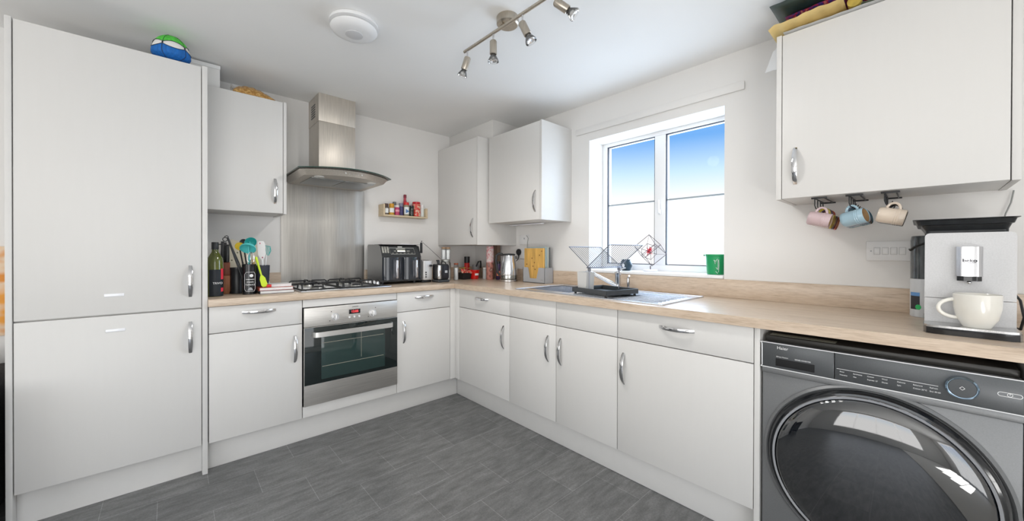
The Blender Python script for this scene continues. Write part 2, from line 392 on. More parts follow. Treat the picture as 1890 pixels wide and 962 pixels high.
# built-under oven in its housing
H = thing('oven_housing', 'white oven housing showing as strips above and below the oven', 'cabinet', (-.794, .28, 0))
mb = MB(); mb.box(-1.0935, -1.0915, .0195, .56, .15, .8705); mb.box(-.4965, -.4945, .0195, .56, .15, .8705); mb.box(-1.0915, -.4965, .02, .56, .15, .166)
mb.build('carcass', UNITH, H)
front('A', -1.0940, -.4935, .8205, ZD1, 0, H, 'upper_filler'); front('A', -1.0940, -.4935, ZD0, .2225, 0, H, 'lower_filler')
O = thing('built_in_oven', 'stainless steel built-in oven with dark glass door and red clock display', 'oven', (-.794, .28, .225))
MB().box(-1.085, -.503, .0005, .53, .232, .812).build('oven_body', BLACK, O)
MB().box(-1.0895, -.4985, -.018, .0, .7035, .8185, .002).build('control_panel', STEEL, O)
D = MB().box(-1.0895, -.4985, -.020, -.001, .2255, .7010, .002).build('door', STEEL, O)
MB().box(-1.0885, -.4995, -.0215, -.0195, .352, .6995, .0008).build('door_glass', DGLASS, D)
OW = mat('oven_interior_glimpse', (.022, .045, .042), .05, coat=.5)
MB().box(-.995, -.590, -.0222, -.0216, .375, .655, .0001).build('inner_window', OW, D)
mb = MB(); mb.box(-.99, -.60, -.0226, -.0221, .596, .5985); mb.box(-.99, -.60, -.0226, -.0221, .452, .4545); mb.box(-.752, -.750, -.0226, -.0221, .47, .652)
mb.build('oven_shelf', mat('shelf_wire', (.55, .52, .42), .3, .6), D)
hm = MB(); pr = []
for t in range(11):
    a_ = PI/2*t/10; pr.append((-1.043+.025*(1-math.sin(a_)), -.022-.035*(1-math.cos(a_)) if 0 else -.022-.035*math.sin(a_)))
outer = [(-1.048, -.022), (-1.046, -.045), (-1.036, -.060), (-1.015, -.066), (-.573, -.066), (-.552, -.060), (-.542, -.045), (-.540, -.022)]
inner = [(-.548, -.022), (-.550, -.042), (-.557, -.052), (-.575, -.056), (-1.013, -.056), (-1.031, -.052), (-1.038, -.042), (-1.040, -.022)]
hm.prism(outer+inner, 'z', .643, .673)
hm.build('handle', mat('satin_aluminium', (.66, .65, .63), .32, .85), D, label='long satin bar handle')
for x in (-.913, -.674):
    k = MB().cyl((x, -.018, .750), (x, -.022, .750), .024, n=28).cyl((x, -.022, .750), (x, -.045, .750), .019, .016, n=28).box(x-.004, x+.004, -.052, -.04, .735, .765, .002)
    k.build('knob', mat('silver_knob', (.75, .75, .76), .25, .6), O)
MB().box(-.829, -.757, -.0195, -.0178, .758, .787, .0005).build('display', GLOSSB, O)
text('12:05', .021, (-.792, -.0200, .7725), RA, mat('red_digits', (.8, .05, .05), .5, emit=((1, .06, .07), 1.6)), O, 'digits')
text('ZANUSSI', .010, (-.789, -.0187, .803), RA, DMARK, O)
for x in (-.826, -.795, -.763): MB().cyl((x, -.018, .738), (x, -.0215, .738), .006, n=16).build('button', WHITE, O)
for x, z in ((-.936, .785), (-.655, .783), (-.945, .728), (-.703, .728)): MB().cyl((x, -.0179, z), (x, -.0188, z), .003, n=10).build('dial_mark', DMARK, O)

mb = MB(); mb.box(-.0455, .018, 0, .018, ZD0, ZD1, .001); mb.box(0, .018, -.0575, -.0002, ZD0, ZD1, .001)
tag(mb.build('corner_post', UNITH), 'narrow white L-shaped filler post where the two cabinet runs meet', 'filler')

def base_unit_B(y0, y1, label, cat='cabinet'):
    t_ = thing('base_cabinet', label, cat, (.30, (y0+y1)/2, 0))
    carcass(.0195, .600, min(y0, y1)+.001, max(y0, y1)-.001, .150, .8705, True, t_)
    return t_
b = base_unit_B(-.0590, -.6490, 'white base cabinet with drawer over door, first past the corner on window side')
a = front('B', -.0590, -.6490, ZS, ZD1, 0, b, 'drawer'); hB(-.342, .818, 0, a, True)
a = front('B', -.0590, -.6490, ZD0, ZS, 0, b, 'door'); hB(-.5885, .578, 0, a)
b = base_unit_B(-.6490, -1.4690, 'white double-door sink cabinet with two plain false drawer fronts, under the drying rack')
for y0, y1, hy in ((-.649, -1.059, -.9955), (-1.059, -1.469, -1.095)):
    front('B', y0, y1, ZS, ZD1, 0, b, 'false_drawer_front')
    a = front('B', y0, y1, ZD0, ZS, 0, b, 'door'); hB(hy, .579, 0, a)
b = base_unit_B(-1.4690, -2.0738, 'widest white base cabinet with drawer over door, left of the washing machine')
a = front('B', -1.469, -2.0738, ZS, ZD1, 0, b, 'drawer'); hB(-1.7685, .817, 0, a, True)
a = front('B', -1.469, -2.0738, ZD0, ZS, 0, b, 'door'); hB(-1.505, .5775, 0, a)
tag(MB().box(-.001, .600, -2.0935, -2.0745, .0005, .8710, .001).build('end_panel', UNITH), 'narrow white full-height panel between last base cabinet and washing machine', 'panel')
tag(MB().box(-.001, .600, -2.7260, -2.7070, .0005, .8710, .001).build('end_panel', UNITH), 'white full-height panel right of the washing machine', 'panel')
tag(MB().box(-1.5370, .0530, .052, .068, .0005, .1495, .001).build('plinth', UNITH), 'white plinth board under the oven-side base cabinets', 'plinth')
tag(MB().box(.0535, .0700, -2.0740, .0515, .0005, .1495, .001).build('plinth', UNITH), 'white plinth board under the window-side base cabinets', 'plinth')

# ------------------------------------------------------------------ worktops
ZT0, ZT = .872, .910
tag(MB().box(-1.5365, -.0205, -.020, .5735, ZT0, ZT, .002).build('worktop', OAKX), 'pale oak worktop running under hob and air fryer', 'worktop')
mb = MB(); bx0, bx1, by0, by1 = .115, .480, -1.060, -.700
mb.box(-.020, WB-.0005, by1, .5735, ZT0, ZT); mb.box(-.020, WB-.0005, -2.840, by0, ZT0, ZT)
mb.box(-.020, bx0, by0, by1, ZT0, ZT); mb.box(bx1, WB-.0005, by0, by1, ZT0, ZT)
tag(mb.build('worktop', OAKY), 'long pale oak worktop under the window carrying the sink', 'worktop')
def upst(mb, m, label): return tag(mb.build('upstand', m), label, 'upstand')
upst(MB().box(-1.5365, -1.1000, .556, .5735, ZT+.0003, 1.0125, .001), OAKX, 'short pale oak upstand behind the utensil pots, left of steel splashback')
upst(MB().box(-.5060, .6060, .556, .5735, ZT+.0003, 1.0125, .001), OAKX, 'pale oak upstand along the wall behind the air fryer')
upst(MB().box(.6070, WB-.0005, -2.840, .5550, ZT+.0003, 1.0115, .001), OAKY, 'long pale oak upstand along the wall below the window')
def wavy(u, v):
    x = -1.0985+.591*u; a_ = math.sin(9.5*u+.6*math.sin(3*v)+.4)+.6*math.sin(21*u+1.1+.5*v)
    return Vector((x, .5680-.0022*a_*min(1, 8*u, 8*(1-u)), .912+.743*v))
mb = MB().box(-1.0985, -.5075, .5715, .5735, .912, 1.655); mb.grid(wavy, 90, 30)
tag(mb.build('splashback', STEELV), 'brushed stainless steel splashback plate behind the hob', 'splashback')

# ------------------------------------------------------------------ wall cabinets
W1 = thing('wall_cabinet', 'white single-door wall cabinet left of the cooker hood', 'wall cabinet', (-1.33, .41, 1.404))
carcass(-1.5360, -1.1455, .2735, .5735, 1.4045, 2.112, False, W1)
d = front('A', -1.5360, -1.1445, 1.403, 2.1185, .254, W1); hA(-1.190, 1.5435, .254, d)
MB().box(-1.1440, -1.1270, .2515, .5735, 1.4015, 2.1195, .001).build('end_panel', UNITH, W1)
W2 = thing('wall_cabinet', 'deep tall white wall cabinet in the corner, hanging lowest of all', 'wall cabinet', (.41, .26, 1.22))
carcass(.2095, WB-.0005, -.0270, .5730, 1.2215, 2.110, False, W2)
d = front('B', .5720, -.0275, 1.2200, 2.1140, .190, W2); hB(.024, 1.3635, .190, d)
MB().box(.1880, WB-.0005, -.0460, -.0280, 1.2195, 2.1150, .001).build('end_panel', UNITH, W2)
W3 = thing('wall_cabinet', 'white single-door wall cabinet immediately left of the window', 'wall cabinet', (.45, -.37, 1.397))
carcass(.3070, WB-.0005, -.6545, -.0680, 1.3985, 2.110, False, W3)
d = front('B', -.0670, -.6550, 1.3970, 2.1140, .2876, W3); hB(-.608, 1.535, .2876, d)
MB().box(.2860, WB-.0005, -.6732, -.6552, 1.3965, 2.1150, .001).build('end_panel', UNITH, W3)
W4 = thing('wall_cabinet', 'large white wall cabinet right of the window with mugs hanging beneath', 'wall cabinet', (.47, -2.4, 1.40))
carcass(.3410, WB-.0005, -2.7080, -2.0915, 1.4005, 2.122, False, W4)
d = front('B', -2.0915, -2.7080, 1.3990, 2.1250, .3217, W4); hB(-2.1415, 1.539, .3217, d)
MB().box(.3200, WB-.0005, -2.0910, -2.0720, 1.3985, 2.1265, .001).build('end_panel', UNITH, W4)
MB().box(.3200, WB-.0005, -2.7275, -2.7085, 1.3985, 2.1265, .001).build('end_panel', UNITH, W4)

# ================================================================== COOKER HOOD
HD = thing('cooker_hood', 'stainless steel chimney cooker hood with curved glass canopy above the hob', 'cooker hood', (-.793, .57, 1.65))
chy0, chy1 = .320, .5735
ch = MB().box(-.9160, -.6685, chy0+.002, chy1, 1.700, 2.075, .001).build('chimney_lower', HOODS, HD)
ch = MB().box(-.9180, -.6665, chy0, chy1, 2.0755, 2.2700, .001).build('chimney_upper', HOODS, HD)
mb = MB()
for k in range(6): mb.box(-.9192, -.9181, .405, .50, 2.120+k*.017, 2.129+k*.017)
mb.build('vent_slots', BLACK, ch)
def arc(x0, x1, y, bulge, n=18):
    return [(x0+(x1-x0)*i/n, y-bulge*(1-(2*i/n-1)**2)) for i in range(n+1)]
gp = arc(-1.093, -.493, .100, .165)+[(-.493, .570), (-1.093, .570)]
MB().prism(gp, 'z', 1.6850, 1.6910).build('glass_canopy', GREENG, HD, label='clear curved glass sheet')
ed = arc(-1.0935, -.4925, .0995, .165); mb = MB()
for (xa, ya), (xb, yb) in zip(ed, ed[1:]): mb.cyl((xa, ya, 1.688), (xb, yb, 1.688), .0034, n=8, cap=False)
mb.cyl((-1.0935, .0995, 1.688), (-1.0935, .57, 1.688), .0034, n=8); mb.cyl((-.4925, .0995, 1.688), (-.4925, .57, 1.688), .0034, n=8)
mb.build('glass_edge', GREENE, HD)
# steel body under the glass, flared upwards with bowed front
def ring(x0, x1, y, bl, z, yb): return [(px_, py_, z) for px_, py_ in arc(x0, x1, y, bl)]+[(x1, yb, z), (x0, yb, z)]
top = ring(-1.080, -.506, .125, .145, 1.6835, .570); bot = ring(-1.052, -.534, .140, .138, 1.6500, .560)
mb = MB(); A = [mb.b.verts.new(p) for p in top]; B = [mb.b.verts.new(p) for p in bot]; N = len(A)
for i in range(N): mb.b.faces.new((A[i], A[(i+1) % N], B[(i+1) % N], B[i]))
mb.b.faces.new(A); mb.b.faces.new(B[::-1])
mb.build('hood_body', HOODS, HD)
FM = brushed('filter_mesh', (.42, .43, .43), .38, (400, 400, 400))
for x0, x1 in ((-1.000, -.797), (-.789, -.586)):
    f = MB().box(x0, x1, .175, .480, 1.6455, 1.6495, .001).build('grease_filter', FM, HD)
for x in (-.965, -.621): MB().cyl((x, .135, 1.6498), (x, .135, 1.6465), .030, n=24).build('hood_lamp', mat('lamp_glass', (.75, .75, .72), .2), HD)
for k in range(5): MB().cyl((-.845+k*.026, -.0075+.0, 1.6680), (-.845+k*.026, .004, 1.6680), .0055, n=12).build('button', CHROME, HD)

# ================================================================== HOB
HB = thing('gas_hob', 'four-burner stainless gas hob with black pan supports set in the oak worktop', 'hob', (-.80, .30, .9105))
MB().box(-1.090, -.510, .050, .545, .9105, .9170, .002).build('hob_plate', SINKM, HB)
for x, y, r in ((-.960, .185, .048), (-.960, .415, .034), (-.710, .185, .036), (-.710, .415, .042)):
    bb = MB().cyl((x, y, .917), (x, y, .926), r, r*.9, n=28).build('burner', mat('alu_burner', (.55, .54, .5), .35, .8), HB)
    MB().cyl((x, y, .926), (x, y, .934), r*.78, r*.72, n=28).build('burner_cap', IRON, bb)
for x0, x1 in ((-1.080, -.838), (-.832, -.590)):
    mb = MB(); zt = .9560; r = .0050; y0, y1 = .065, .530; xm = (x0+x1)/2
    mb.tube([(x0, y0, .922), (x0, y0, .922+.001), (x1, y0, .923), (x1, y1, .923), (x0, y1, .923)], r, closed=True)
    for yc in (.185, .415):
        for sgn, xe in ((-1, x0), (1, x1)):
            mb.tube([(xe, yc, .923), (xe-sgn*.004, yc, .950), (xe-sgn*.014, yc, zt), (xm+sgn*.022, yc, zt), (xm+sgn*.018, yc, .948)], r)
        for sgn in (-1, 1):
            ye = yc+sgn*.113
            mb.tube([(xm, ye, .923), (xm, ye-sgn*.002, .950), (xm, ye-sgn*.014, zt), (xm, yc+sgn*.022, zt), (xm, yc+sgn*.018, .948)], r)
    for xx in (x0, x1):
        mb.tube([(xx, y0, .923), (xx, y0+.004, .948), (xx, y0+.016, zt), (xx, y0+.09, zt)], r)
    for xx in (x0+.02, x1-.02):
        for yy in (y0, y1): mb.cyl((xx, yy, .9172), (xx, yy, .923), .006, n=10)
    mb.build('pan_support', IRON, HB)
for y in (.20, .27, .34, .41):
    MB().cyl((-.548, y, .917), (-.548, y, .938), .0165, .0145, n=24).box(-.5505, -.5455, y-.014, y+.014, .936, .944, .001).build('knob', mat('silver_knob', (.8, .8, .8), .22, .5), HB)

# ================================================================== SINK AND TAP
SK = thing('sink', 'stainless steel inset sink with bowl at left and ribbed drainer at right', 'sink', (.28, -1.18, .91))
mb = MB(); fz = .9135; e0, e1, n0, n1 = .030, .530, -1.691, -.668
mb.box(e0, e1, by1-.008, n1, ZT+.0002, fz); mb.box(e0, e1, n0, by0+.008, ZT+.0002, fz-.0012)
mb.box(e0, bx0+.008, by0+.008, by1-.008, ZT+.0002, fz); mb.box(bx1-.008, e1, by0+.008, by1-.008, ZT+.0002, fz)
mb.tube([(e0+.004, n0+.004, fz), (e1-.004, n0+.004, fz), (e1-.004, n1-.004, fz), (e0+.004, n1-.004, fz)], .0028, closed=True)
mb.build('rim', SINKM, SK)
x0, x1, y0, y1, zb = bx0+.008, bx1-.008, by0+.008, by1-.008, .765
mb = MB(); t = .0012
mb.box(x0-t, x0, y0, y1, zb, fz-.001); mb.box(x1, x1+t, y0, y1, zb, fz-.001); mb.box(x0, x1, y0-t, y0, zb, fz-.001); mb.box(x0, x1, y1, y1+t, zb, fz-.001); mb.box(x0, x1, y0, y1, zb-t, zb)
mb.build('bowl', SINKM, SK)
MB().lathe([(0, .002), (.025, .002), (.032, .004), (.038, .003), (.038, 0)], (.30, -.88, zb+.0005)).build('waste', CHROME, SK)
mb = MB()
for k in range(9):
    x = .085+k*.043; mb.tube([(x, -1.12, fz-.001), (x, -1.14, fz+.0016), (x, -1.62, fz+.0016), (x, -1.64, fz-.001)], .0034, 6)
mb.build('drainer_ribs', SINKM, SK)
TP = thing('tap', 'chrome mixer tap behind the drying rack', 'tap', (.495, -1.165, .9137))
mb = MB().lathe([(0, 0), (.027, 0), (.027, .006), (.022, .012), (.019, .03), (.019, .095), (.021, .10), (.021, .118), (.012, .126), (0, .127)], (.495, -1.165, .9137))
mb.build('body', CHROME, TP)
MB().tube([(.490, -1.162, .940), (.460, -1.128, .962), (.400, -1.068, 1.006), (.365, -1.034, 1.030), (.352, -1.022, 1.032), (.344, -1.014, 1.020)], .0105, 12, rad=[.014, .013, .012, .011, .0105, .0105]).build('spout', CHROME, TP)
MB().tube([(.495, -1.168, 1.038), (.500, -1.185, 1.052), (.505, -1.215, 1.060)], .006, 10, rad=[.009, .007, .005]).build('lever', CHROME, TP)
MB().tube([(.540, -1.215, .9137), (.540, -1.215, .990), (.530, -1.225, 1.005), (.515, -1.235, 1.008)], .008, 10, rad=[.011, .009, .008, .007]).build('side_valve', CHROME, TP)

# ------------------------------------------------------------------ drying rack on the drainer
RK = thing('dish_rack', 'silver wire X-shaped dish rack over a charcoal drip tray', 'dish rack', (.185, -1.268, .9135), rz=-.20)
def slab_tray(mb, hx, hy, z0, z1, t=.004):
    mb.box(-hx, hx, -hy, hy, z0, z0+t, .002); mb.box(-hx, -hx+t, -hy, hy, z0, z1, .0015); mb.box(hx-t, hx, -hy, hy, z0, z1, .0015); mb.box(-hx, hx, -hy, -hy+t, z0, z1, .0015); mb.box(-hx, hx, hy-t, hy, z0, z1, .0015)
mb = MB(); slab_tray(mb, .125, .140, .014, .042)
mb.build('drip_tray', DGREY, RK, world=False)
for sx_ in (-1, 1):
    for sy_ in (-1, 1): MB().cyl((sx_*.112, sy_*.124, .0005), (sx_*.112, sy_*.124, .013), .007, n=12).build('foot', BLACK, RK, world=False)
WIRE = mat('silver_wire', (.36, .38, .44), .30, .9)
for sg, z1 in ((1, .280), (-1, .288)):
    mb = MB(); xw = .128; yb, zb_ = -sg*.010, .160; yt, zt = sg*.165, z1
    mb.tube([(-xw, yb, zb_), (xw, yb, zb_), (xw, yt, zt), (-xw, yt, zt)], .0030, 8, closed=True)
    for k in range(1, 15):
        x = -xw+2*xw*k/15; mb.tube([(x, yb, zb_), (x, yt, zt)], .0016, 6)
    mb.build('rack_wing', WIRE, RK, world=False)
for x in (-.118, .118): MB().tube([(x, 0, .162), (x, 0, .030)], .0035, 8).box(x-.006, x+.006, -.008, .008, .140, .166, .002).build('upright', WIRE, RK, world=False)
CU = thing('cutlery_caddy', 'pale grey plastic cutlery pot hooked at the end of the drying rack', 'cutlery holder', (.135, -1.172, .9325))
mb = MB(); n = 4
mb.prism([(-.034, .0), (.034, .0), (.042, .112), (-.042, .112)], 'x', -.030, .030)
mb.build('pot', LGREY, CU, world=False)
MB().box(-.024, .024, -.035, .035, .1122, .1130).build('inside', mat('pot_inside', (.30, .30, .30), .7), CU, world=False)
CU.rotation_euler = (0, 0, -.20)

# ================================================================== WASHING MACHINE
WM = thing('washing_machine', 'dark graphite front-loading washing machine with round glass door under the worktop', 'washing machine', (.28, -2.40, .0))
BODY = mat('graphite_metal', (.20, .205, .21), .42, .35, noise=((300, 300, 300), .05))
FASC = mat('graphite_fascia', (.085, .09, .095), .34, .35, noise=((300, 300, 300), .05))
y0, y1 = -2.7000, -2.1010
MB().box(.004, .560, y0, y1, .012, .706, .004).build('body', BODY, WM)
MB().box(.012, .560, y0, y1, .7065, .8200, .003).build('body_top_case', BODY, WM)
mb = MB().box(.030, .560, y0+.003, y1-.003, .8205, .8430, .004)
lid = mb.build('top_lid', mat('dark_lid', (.03, .028, .025), .35), WM)
MB().box(.045, .085, -2.31, -2.115, .8432, .8438).build('sticker', mat('grey_sticker', (.42, .43, .36), .6, noise=((90, 300, 90), .3)), lid, label='pale grey instruction sticker')
MB().box(-.004, .012, -2.3125, y1, .728, .8215, .003).build('detergent_drawer', FASC, WM)
MB().box(-.004, .012, y0, -2.3135, .728, .8215, .003).build('control_panel', FASC, WM)
MB().box(-.0045, .012, y0, y1, .7070, .7270, .003).build('trim_strip', BODY, WM)
EDG = mat('bright_edge', (.80, .81, .82), .35, .2)
mb = MB(); mb.tube([(-.0040, y0, .8215), (-.0040, y1+.006, .8215), (-.0040, y1, .8155), (-.0040, y1-.0005, .733), (-.0045, y1+.004, .7280), (-.0045, y0, .7280)], .0018, 8)
mb.build('chrome_edge', EDG, WM)
MB().box(-.0052, -.0038, -2.2600, -2.1450, .7385, .7660, .0006).build('drawer_grip', mat('black_recess', (.006, .006, .007), .75), WM)
text('Haier', .0155, (-.0043, -2.1485, .8060), RB, MARK, WM, align='LEFT')
text('Direct Motion', .0062, (-.0043, -2.1470, .7730), RB, MARK, WM, align='LEFT')
text('SERIES INVERTER', .0062, (-.0043, -2.2030, .7725), RB, MARK, WM, align='LEFT')
MB().box(-.0047, -.0039, -2.5480, -2.3190, .7673, .7685).build('marking_line', MARK, WM)
for k, (a_, b_) in enumerate((('Rinse', 'Intensive'), ('Synthetics', 'Mix'), ('Cotton', "Express 15'"), ('Wool', 'Duvet'), ('Delicate', 'Spin'), ('Babycare', 'Cotton 20°C'), ('Refresh', 'Eco 40-60'))):
    yy = -2.327-k*.0340
    text(a_, .0054, (-.0043, yy, .7595), RB, MARK, WM, align='LEFT'); text(b_, .0054, (-.0043, yy, .7490), RB, MARK, WM, align='LEFT')
RX = Matrix.Rotation(-PI/2, 4, 'Y')       # lathe axis +z -> -x
def onface(y, z, x=0): return Matrix.Translation((x, y, z)) @ RX
k = MB().lathe([(.028, 0), (.028, .018), (.026, .021), (0, .0215)], mtx=onface(-2.5925, .7790, -.004)).build('program_dial', FASC, WM)
MB().lathe([(.0290, .004), (.0318, .010), (.0318, .017), (.0285, .0215), (.0270, .0205)], mtx=onface(-2.5925, .7790, -.004), n=48).build('dial_ring', mat('blue_chrome', (.55, .75, .95), .12, 1.0), k)
mb = MB()
for q in range(4):
    a_ = PI/4+q*PI/2; mb.box(-.0262, -.0257, -.0005, .0005, -.0035, .0035, mtx=Matrix.Translation((0, -2.5925+.0035*math.cos(a_), .779+.0035*math.sin(a_))) @ Matrix.Rotation(a_, 4, 'X'))
mb.build('dial_star', MARK, k)
pts = []
for q in range(24):
    a_ = 2*PI*q/24; pts.append((-.0043, -2.6765+(.0150 if math.cos(a_) > 0 else -.0150)+.0055*math.cos(a_), .7775+.0055*math.sin(a_)))
MB().tube(pts, .0008, 6, closed=True).build('power_button', MARK, WM)
MB().tube([(-.0043, -2.6765+.0045*math.cos(q*PI/8), .7775+.0045*math.sin(q*PI/8)) for q in range(16)], .0006, 6, closed=True).cyl((-.0045, -2.6765, .7775), (-.0045, -2.6765, .7815), .0007, n=6).build('power_symbol', MARK, WM)
cy_, cz_ = -2.4045, .428
WD = MB().lathe([(.296, -.004), (.296, .006), (.288, .014), (.284, .010), (.280, .002), (.270, .001)], mtx=onface(cy_, cz_, .004), n=96).build('door', BODY, WM)
MB().lathe([(.279, 0), (.279, .016), (.272, .026), (.264, .028), (.258, .024), (.250, .012)], mtx=onface(cy_, cz_, .003), n=96).build('door_rim', GLOSSB, WD)
MB().lathe([(.2660, .0262), (.2630, .0325), (.2560, .0320), (.2535, .024)], mtx=onface(cy_, cz_, .003), n=96).build('chrome_ring', CHROME, WD)
pf = [(.2545*math.sin(PI/2*t/22), .022+.046*(math.cos(PI/2*t/22))**.9) for t in range(22, -1, -1)]
MB().lathe(pf, mtx=onface(cy_, cz_, .0), n=96).build('door_glass', mat('smoked_door_glass', (.006, .0075, .010), .03, coat=1.0, ior=2.0), WD)
mb = MB().tube([(-.047+.0, -2.5885+0*q, 0) for q in range(0)] or [(-.020, cy_+.238*math.cos(a_), cz_+.238*math.sin(a_)) for a_ in [PI*1.02+.30*PI*q/16*-1 for q in range(17)]], .0022, 6)
mb.build('door_grip', CHROME, WD)
for yy in (-2.66, -2.14):
    for xx in (.06, .50): MB().cyl((xx, yy, .0003), (xx, yy, .012), .02, n=16).build('foot', BLACK, WM)
#SMALL
def M4(loc, rx=0, ry=0, rz=0): return Matrix.Translation(loc) @ Euler((rx, ry, rz)).to_matrix().to_4x4()
# ================================================================== CEILING FITTINGS
V = thing('ceiling_vent', 'round white extractor disc on the ceiling near the cooker hood', 'ceiling vent', (-1.022, -.650, ZC-.0600))
MB().lathe([(0, .0590), (.108, .0590), (.112, .052), (.112, .042), (.100, .040), (0, .039)], (-1.022, -.650, ZC-.0600), n=64).build('base', WHITE, V)
MB().lathe([(0, .037), (.094, .037), (.104, .032), (.106, .026), (.098, .015), (.075, .006), (.045, .004), (0, .004)], (-1.022, -.650, ZC-.0600), n=64).build('cover', WHITE, V)
MB().lathe([(0, .005), (.038, .005), (.040, .006), (.040, .008), (0, .008)], (-1.022, -.650, ZC-.0640), n=48).build('centre_cap', mat('cap_grey', (.62, .62, .63), .4), V)
SP = thing('spotlight_bar', 'satin nickel ceiling bar with four unlit adjustable spotlights', 'ceiling light', (-.52, -1.19, 2.06))
MB().lathe([(0, -.0005), (.050, -.0005), (.052, -.004), (.052, -.034), (.046, -.040), (0, -.040)], (-.506, -1.19, ZC), n=48).build('ceiling_rose', SATIN, SP)
barA, barB = Vector((-.563, -.920, 2.192)), Vector((-.556, -1.640, 2.192))
MB().tube([barA, barB], .0075, 14).cyl((-.560, -1.19, 2.192), (-.524, -1.19, 2.234), .007, n=12).build('bar', SATIN, SP)
BULB = clear_glass('bulb_glass', (.93, .93, .92), .05, 2.2)
BULBI = mat('bulb_reflector', (.80, .80, .80), .18, .9, noise=((160, 160, 160), .35))
for k, (t, dr) in enumerate(((.036, (-.12, .42, -1)), (.32, (.04, .04, -1)), (.592, (.30, -.38, -1)), (.860, (.62, -.62, -.62)))):
    p = barA.lerp(barB, t); d_ = Vector(dr).normalized(); q = p + Vector((0, 0, -.046))
    L = MB().tube([p, p+Vector((0, 0, -.022)), q], .0042, 10).build('stem', CHROME, SP)
    mtx = Matrix.Translation(q) @ d_.to_track_quat('Z', 'Y').to_matrix().to_4x4()
    hd = MB().lathe([(0, -.010), (.013, -.010), (.017, -.004), (.017, .052), (.015, .053), (.015, .045), (0, .045)], mtx=mtx, n=28).build('spot_head', SATIN, SP)
    MB().lathe([(.008, .046), (.012, .056), (.021, .072), (.0255, .083), (.0255, .088), (.023, .089)], mtx=mtx, n=28).build('bulb', BULB, hd)
    MB().lathe([(0, .050), (.010, .056), (.0175, .070), (.0215, .082), (.0165, .084), (.006, .078), (0, .078)], mtx=mtx, n=28).build('reflector', BULBI, hd)
    sl = bpy.data.lights.new('spot_bulb_fill', 'SPOT'); sl.energy = (12, 12, 10, 2.0)[k]; sl.spot_size = math.radians(165); sl.spot_blend = .8; sl.shadow_soft_size = .05; sl.color = (1, .965, .92)  # fill light added at the unlit bulbs to brighten the corner units
    so = bpy.data.objects.new('spot_bulb_fill', sl); C.objects.link(so); so.location = q + d_*.098; so.rotation_euler = (-d_).to_track_quat('Z', 'Y').to_euler()

# ================================================================== ON TOP OF THE CABINETS
BL = thing('toy_ball', 'green and blue fabric flying-disc ball with white panels on the tall cabinet', 'ball', (-1.676, .050, 2.1215))
GRN = mat('green_fabric', (.09, .55, .06), .7, noise=((90, 90, 9), .2), bump=((120, 120, 12), .6, .002))
BLU = mat('blue_fabric', (.008, .13, .45), .7, noise=((90, 90, 9), .2), bump=((120, 120, 12), .6, .002))
WHF = mat('white_plush', (.80, .78, .76), .8)
BLK = mat('black_trim', (.02, .02, .03), .6)
bc = Vector((-1.676, .060, 2.1215+.0330)); R_ = .0700
def bp(th, ph, r): return bc + Vector((1.09*r*math.cos(th)*math.cos(ph), 1.0*r*math.sin(th)*math.cos(ph), r*(1.38 if ph > 0 else .46)*math.sin(ph)))
MB().grid(lambda u, v: bp(2*PI*u, -PI/2+PI*v, R_*.985), 48, 24).build('core', WHF, BL)
def edge(th, s_): return .30+s_*(.050+.14*abs(math.cos(2.5*th+.4))**.8)
MB().grid(lambda u, v: bp(2*PI*u, edge(2*PI*u, 1)+.06+(PI/2-edge(2*PI*u, 1)-.06)*v, R_*(1.0+.006*math.sin(60*PI*u))), 120, 10).build('upper_shell', GRN, BL)
MB().grid(lambda u, v: bp(2*PI*u, edge(2*PI*u, -1)+.06-(PI/2+edge(2*PI*u, -1)+.06)*v, R_*(1.0+.006*math.sin(60*PI*u))), 120, 10).build('lower_shell', BLU, BL)
mb = MB()
for s_ in (1, -1): mb.tube([bp(2*PI*q/80, edge(2*PI*q/80, s_)+.06, R_*1.008) for q in range(80)], .0014, 6, closed=True)
for k in range(5):
    th = (PI/2-.4+PI*k)/2.5; mb.tube([bp(th, -1.3+2.6*q/16, R_*1.006) for q in range(17)], .0011, 6)
    mb.sphere(bp(th, .36, R_*1.0), .0036, n=10)
mb.build('piping', BLK, BL)
BX = thing('storage_box', 'white cardboard box on the tall cabinet behind the ball', 'box', (-1.55, .40, 2.1205))
mb = MB().box(-1.640, -1.462, .300, .500, 2.1208, 2.2380, .001); mb.build('box_body', mat('white_card', (.72, .71, .69), .8, noise=((8, 8, 8), .03)), BX)
MB().box(-1.642, -1.460, .298, .502, 2.2382, 2.2600, .001).build('lid', mat('white_card_lid', (.76, .76, .75), .75, noise=((8, 8, 8), .03)), BX)
PBm = ramp_mat('pasta_in_film', (90, 90, 90), [(0, (.16, .06, .01)), (.45, (.40, .19, .03)), (.65, (.62, .38, .12))], .35, 'noise', coat=.8)
PB = MB().grid(lambda u, v: Vector((-1.400+.215*u+.004*math.sin(40*v), .262+.13*v, 2.1195+.078*(math.sin(PI*min(1, max(0, u)))**.45)*(math.sin(PI*v)**.5)*(1.05-.45*u)+.0035*math.sin(37*u+9*v)*math.sin(PI*u)*math.sin(PI*v))), 40, 18)
PB.grid(lambda u, v: Vector((-1.400+.215*u, .262+.13*v, 2.1192)), 2, 2)
PBo = thing('pasta_bag', 'clear bag of golden brown pasta lying on the wall cabinet left of the hood', 'bag', (-1.29, .33, 2.119))
PB.build('contents', PBm, PBo)
MB().grid(lambda u, v: Vector((-1.408+.035*u, .30+.07*v, 2.150+.030*math.sin(PI*v)*(1-u)+.006*math.sin(30*v+8*u))), 8, 12).build('film_twist', clear_glass('film', (.92, .88, .82), .1, 3.0), PBo)

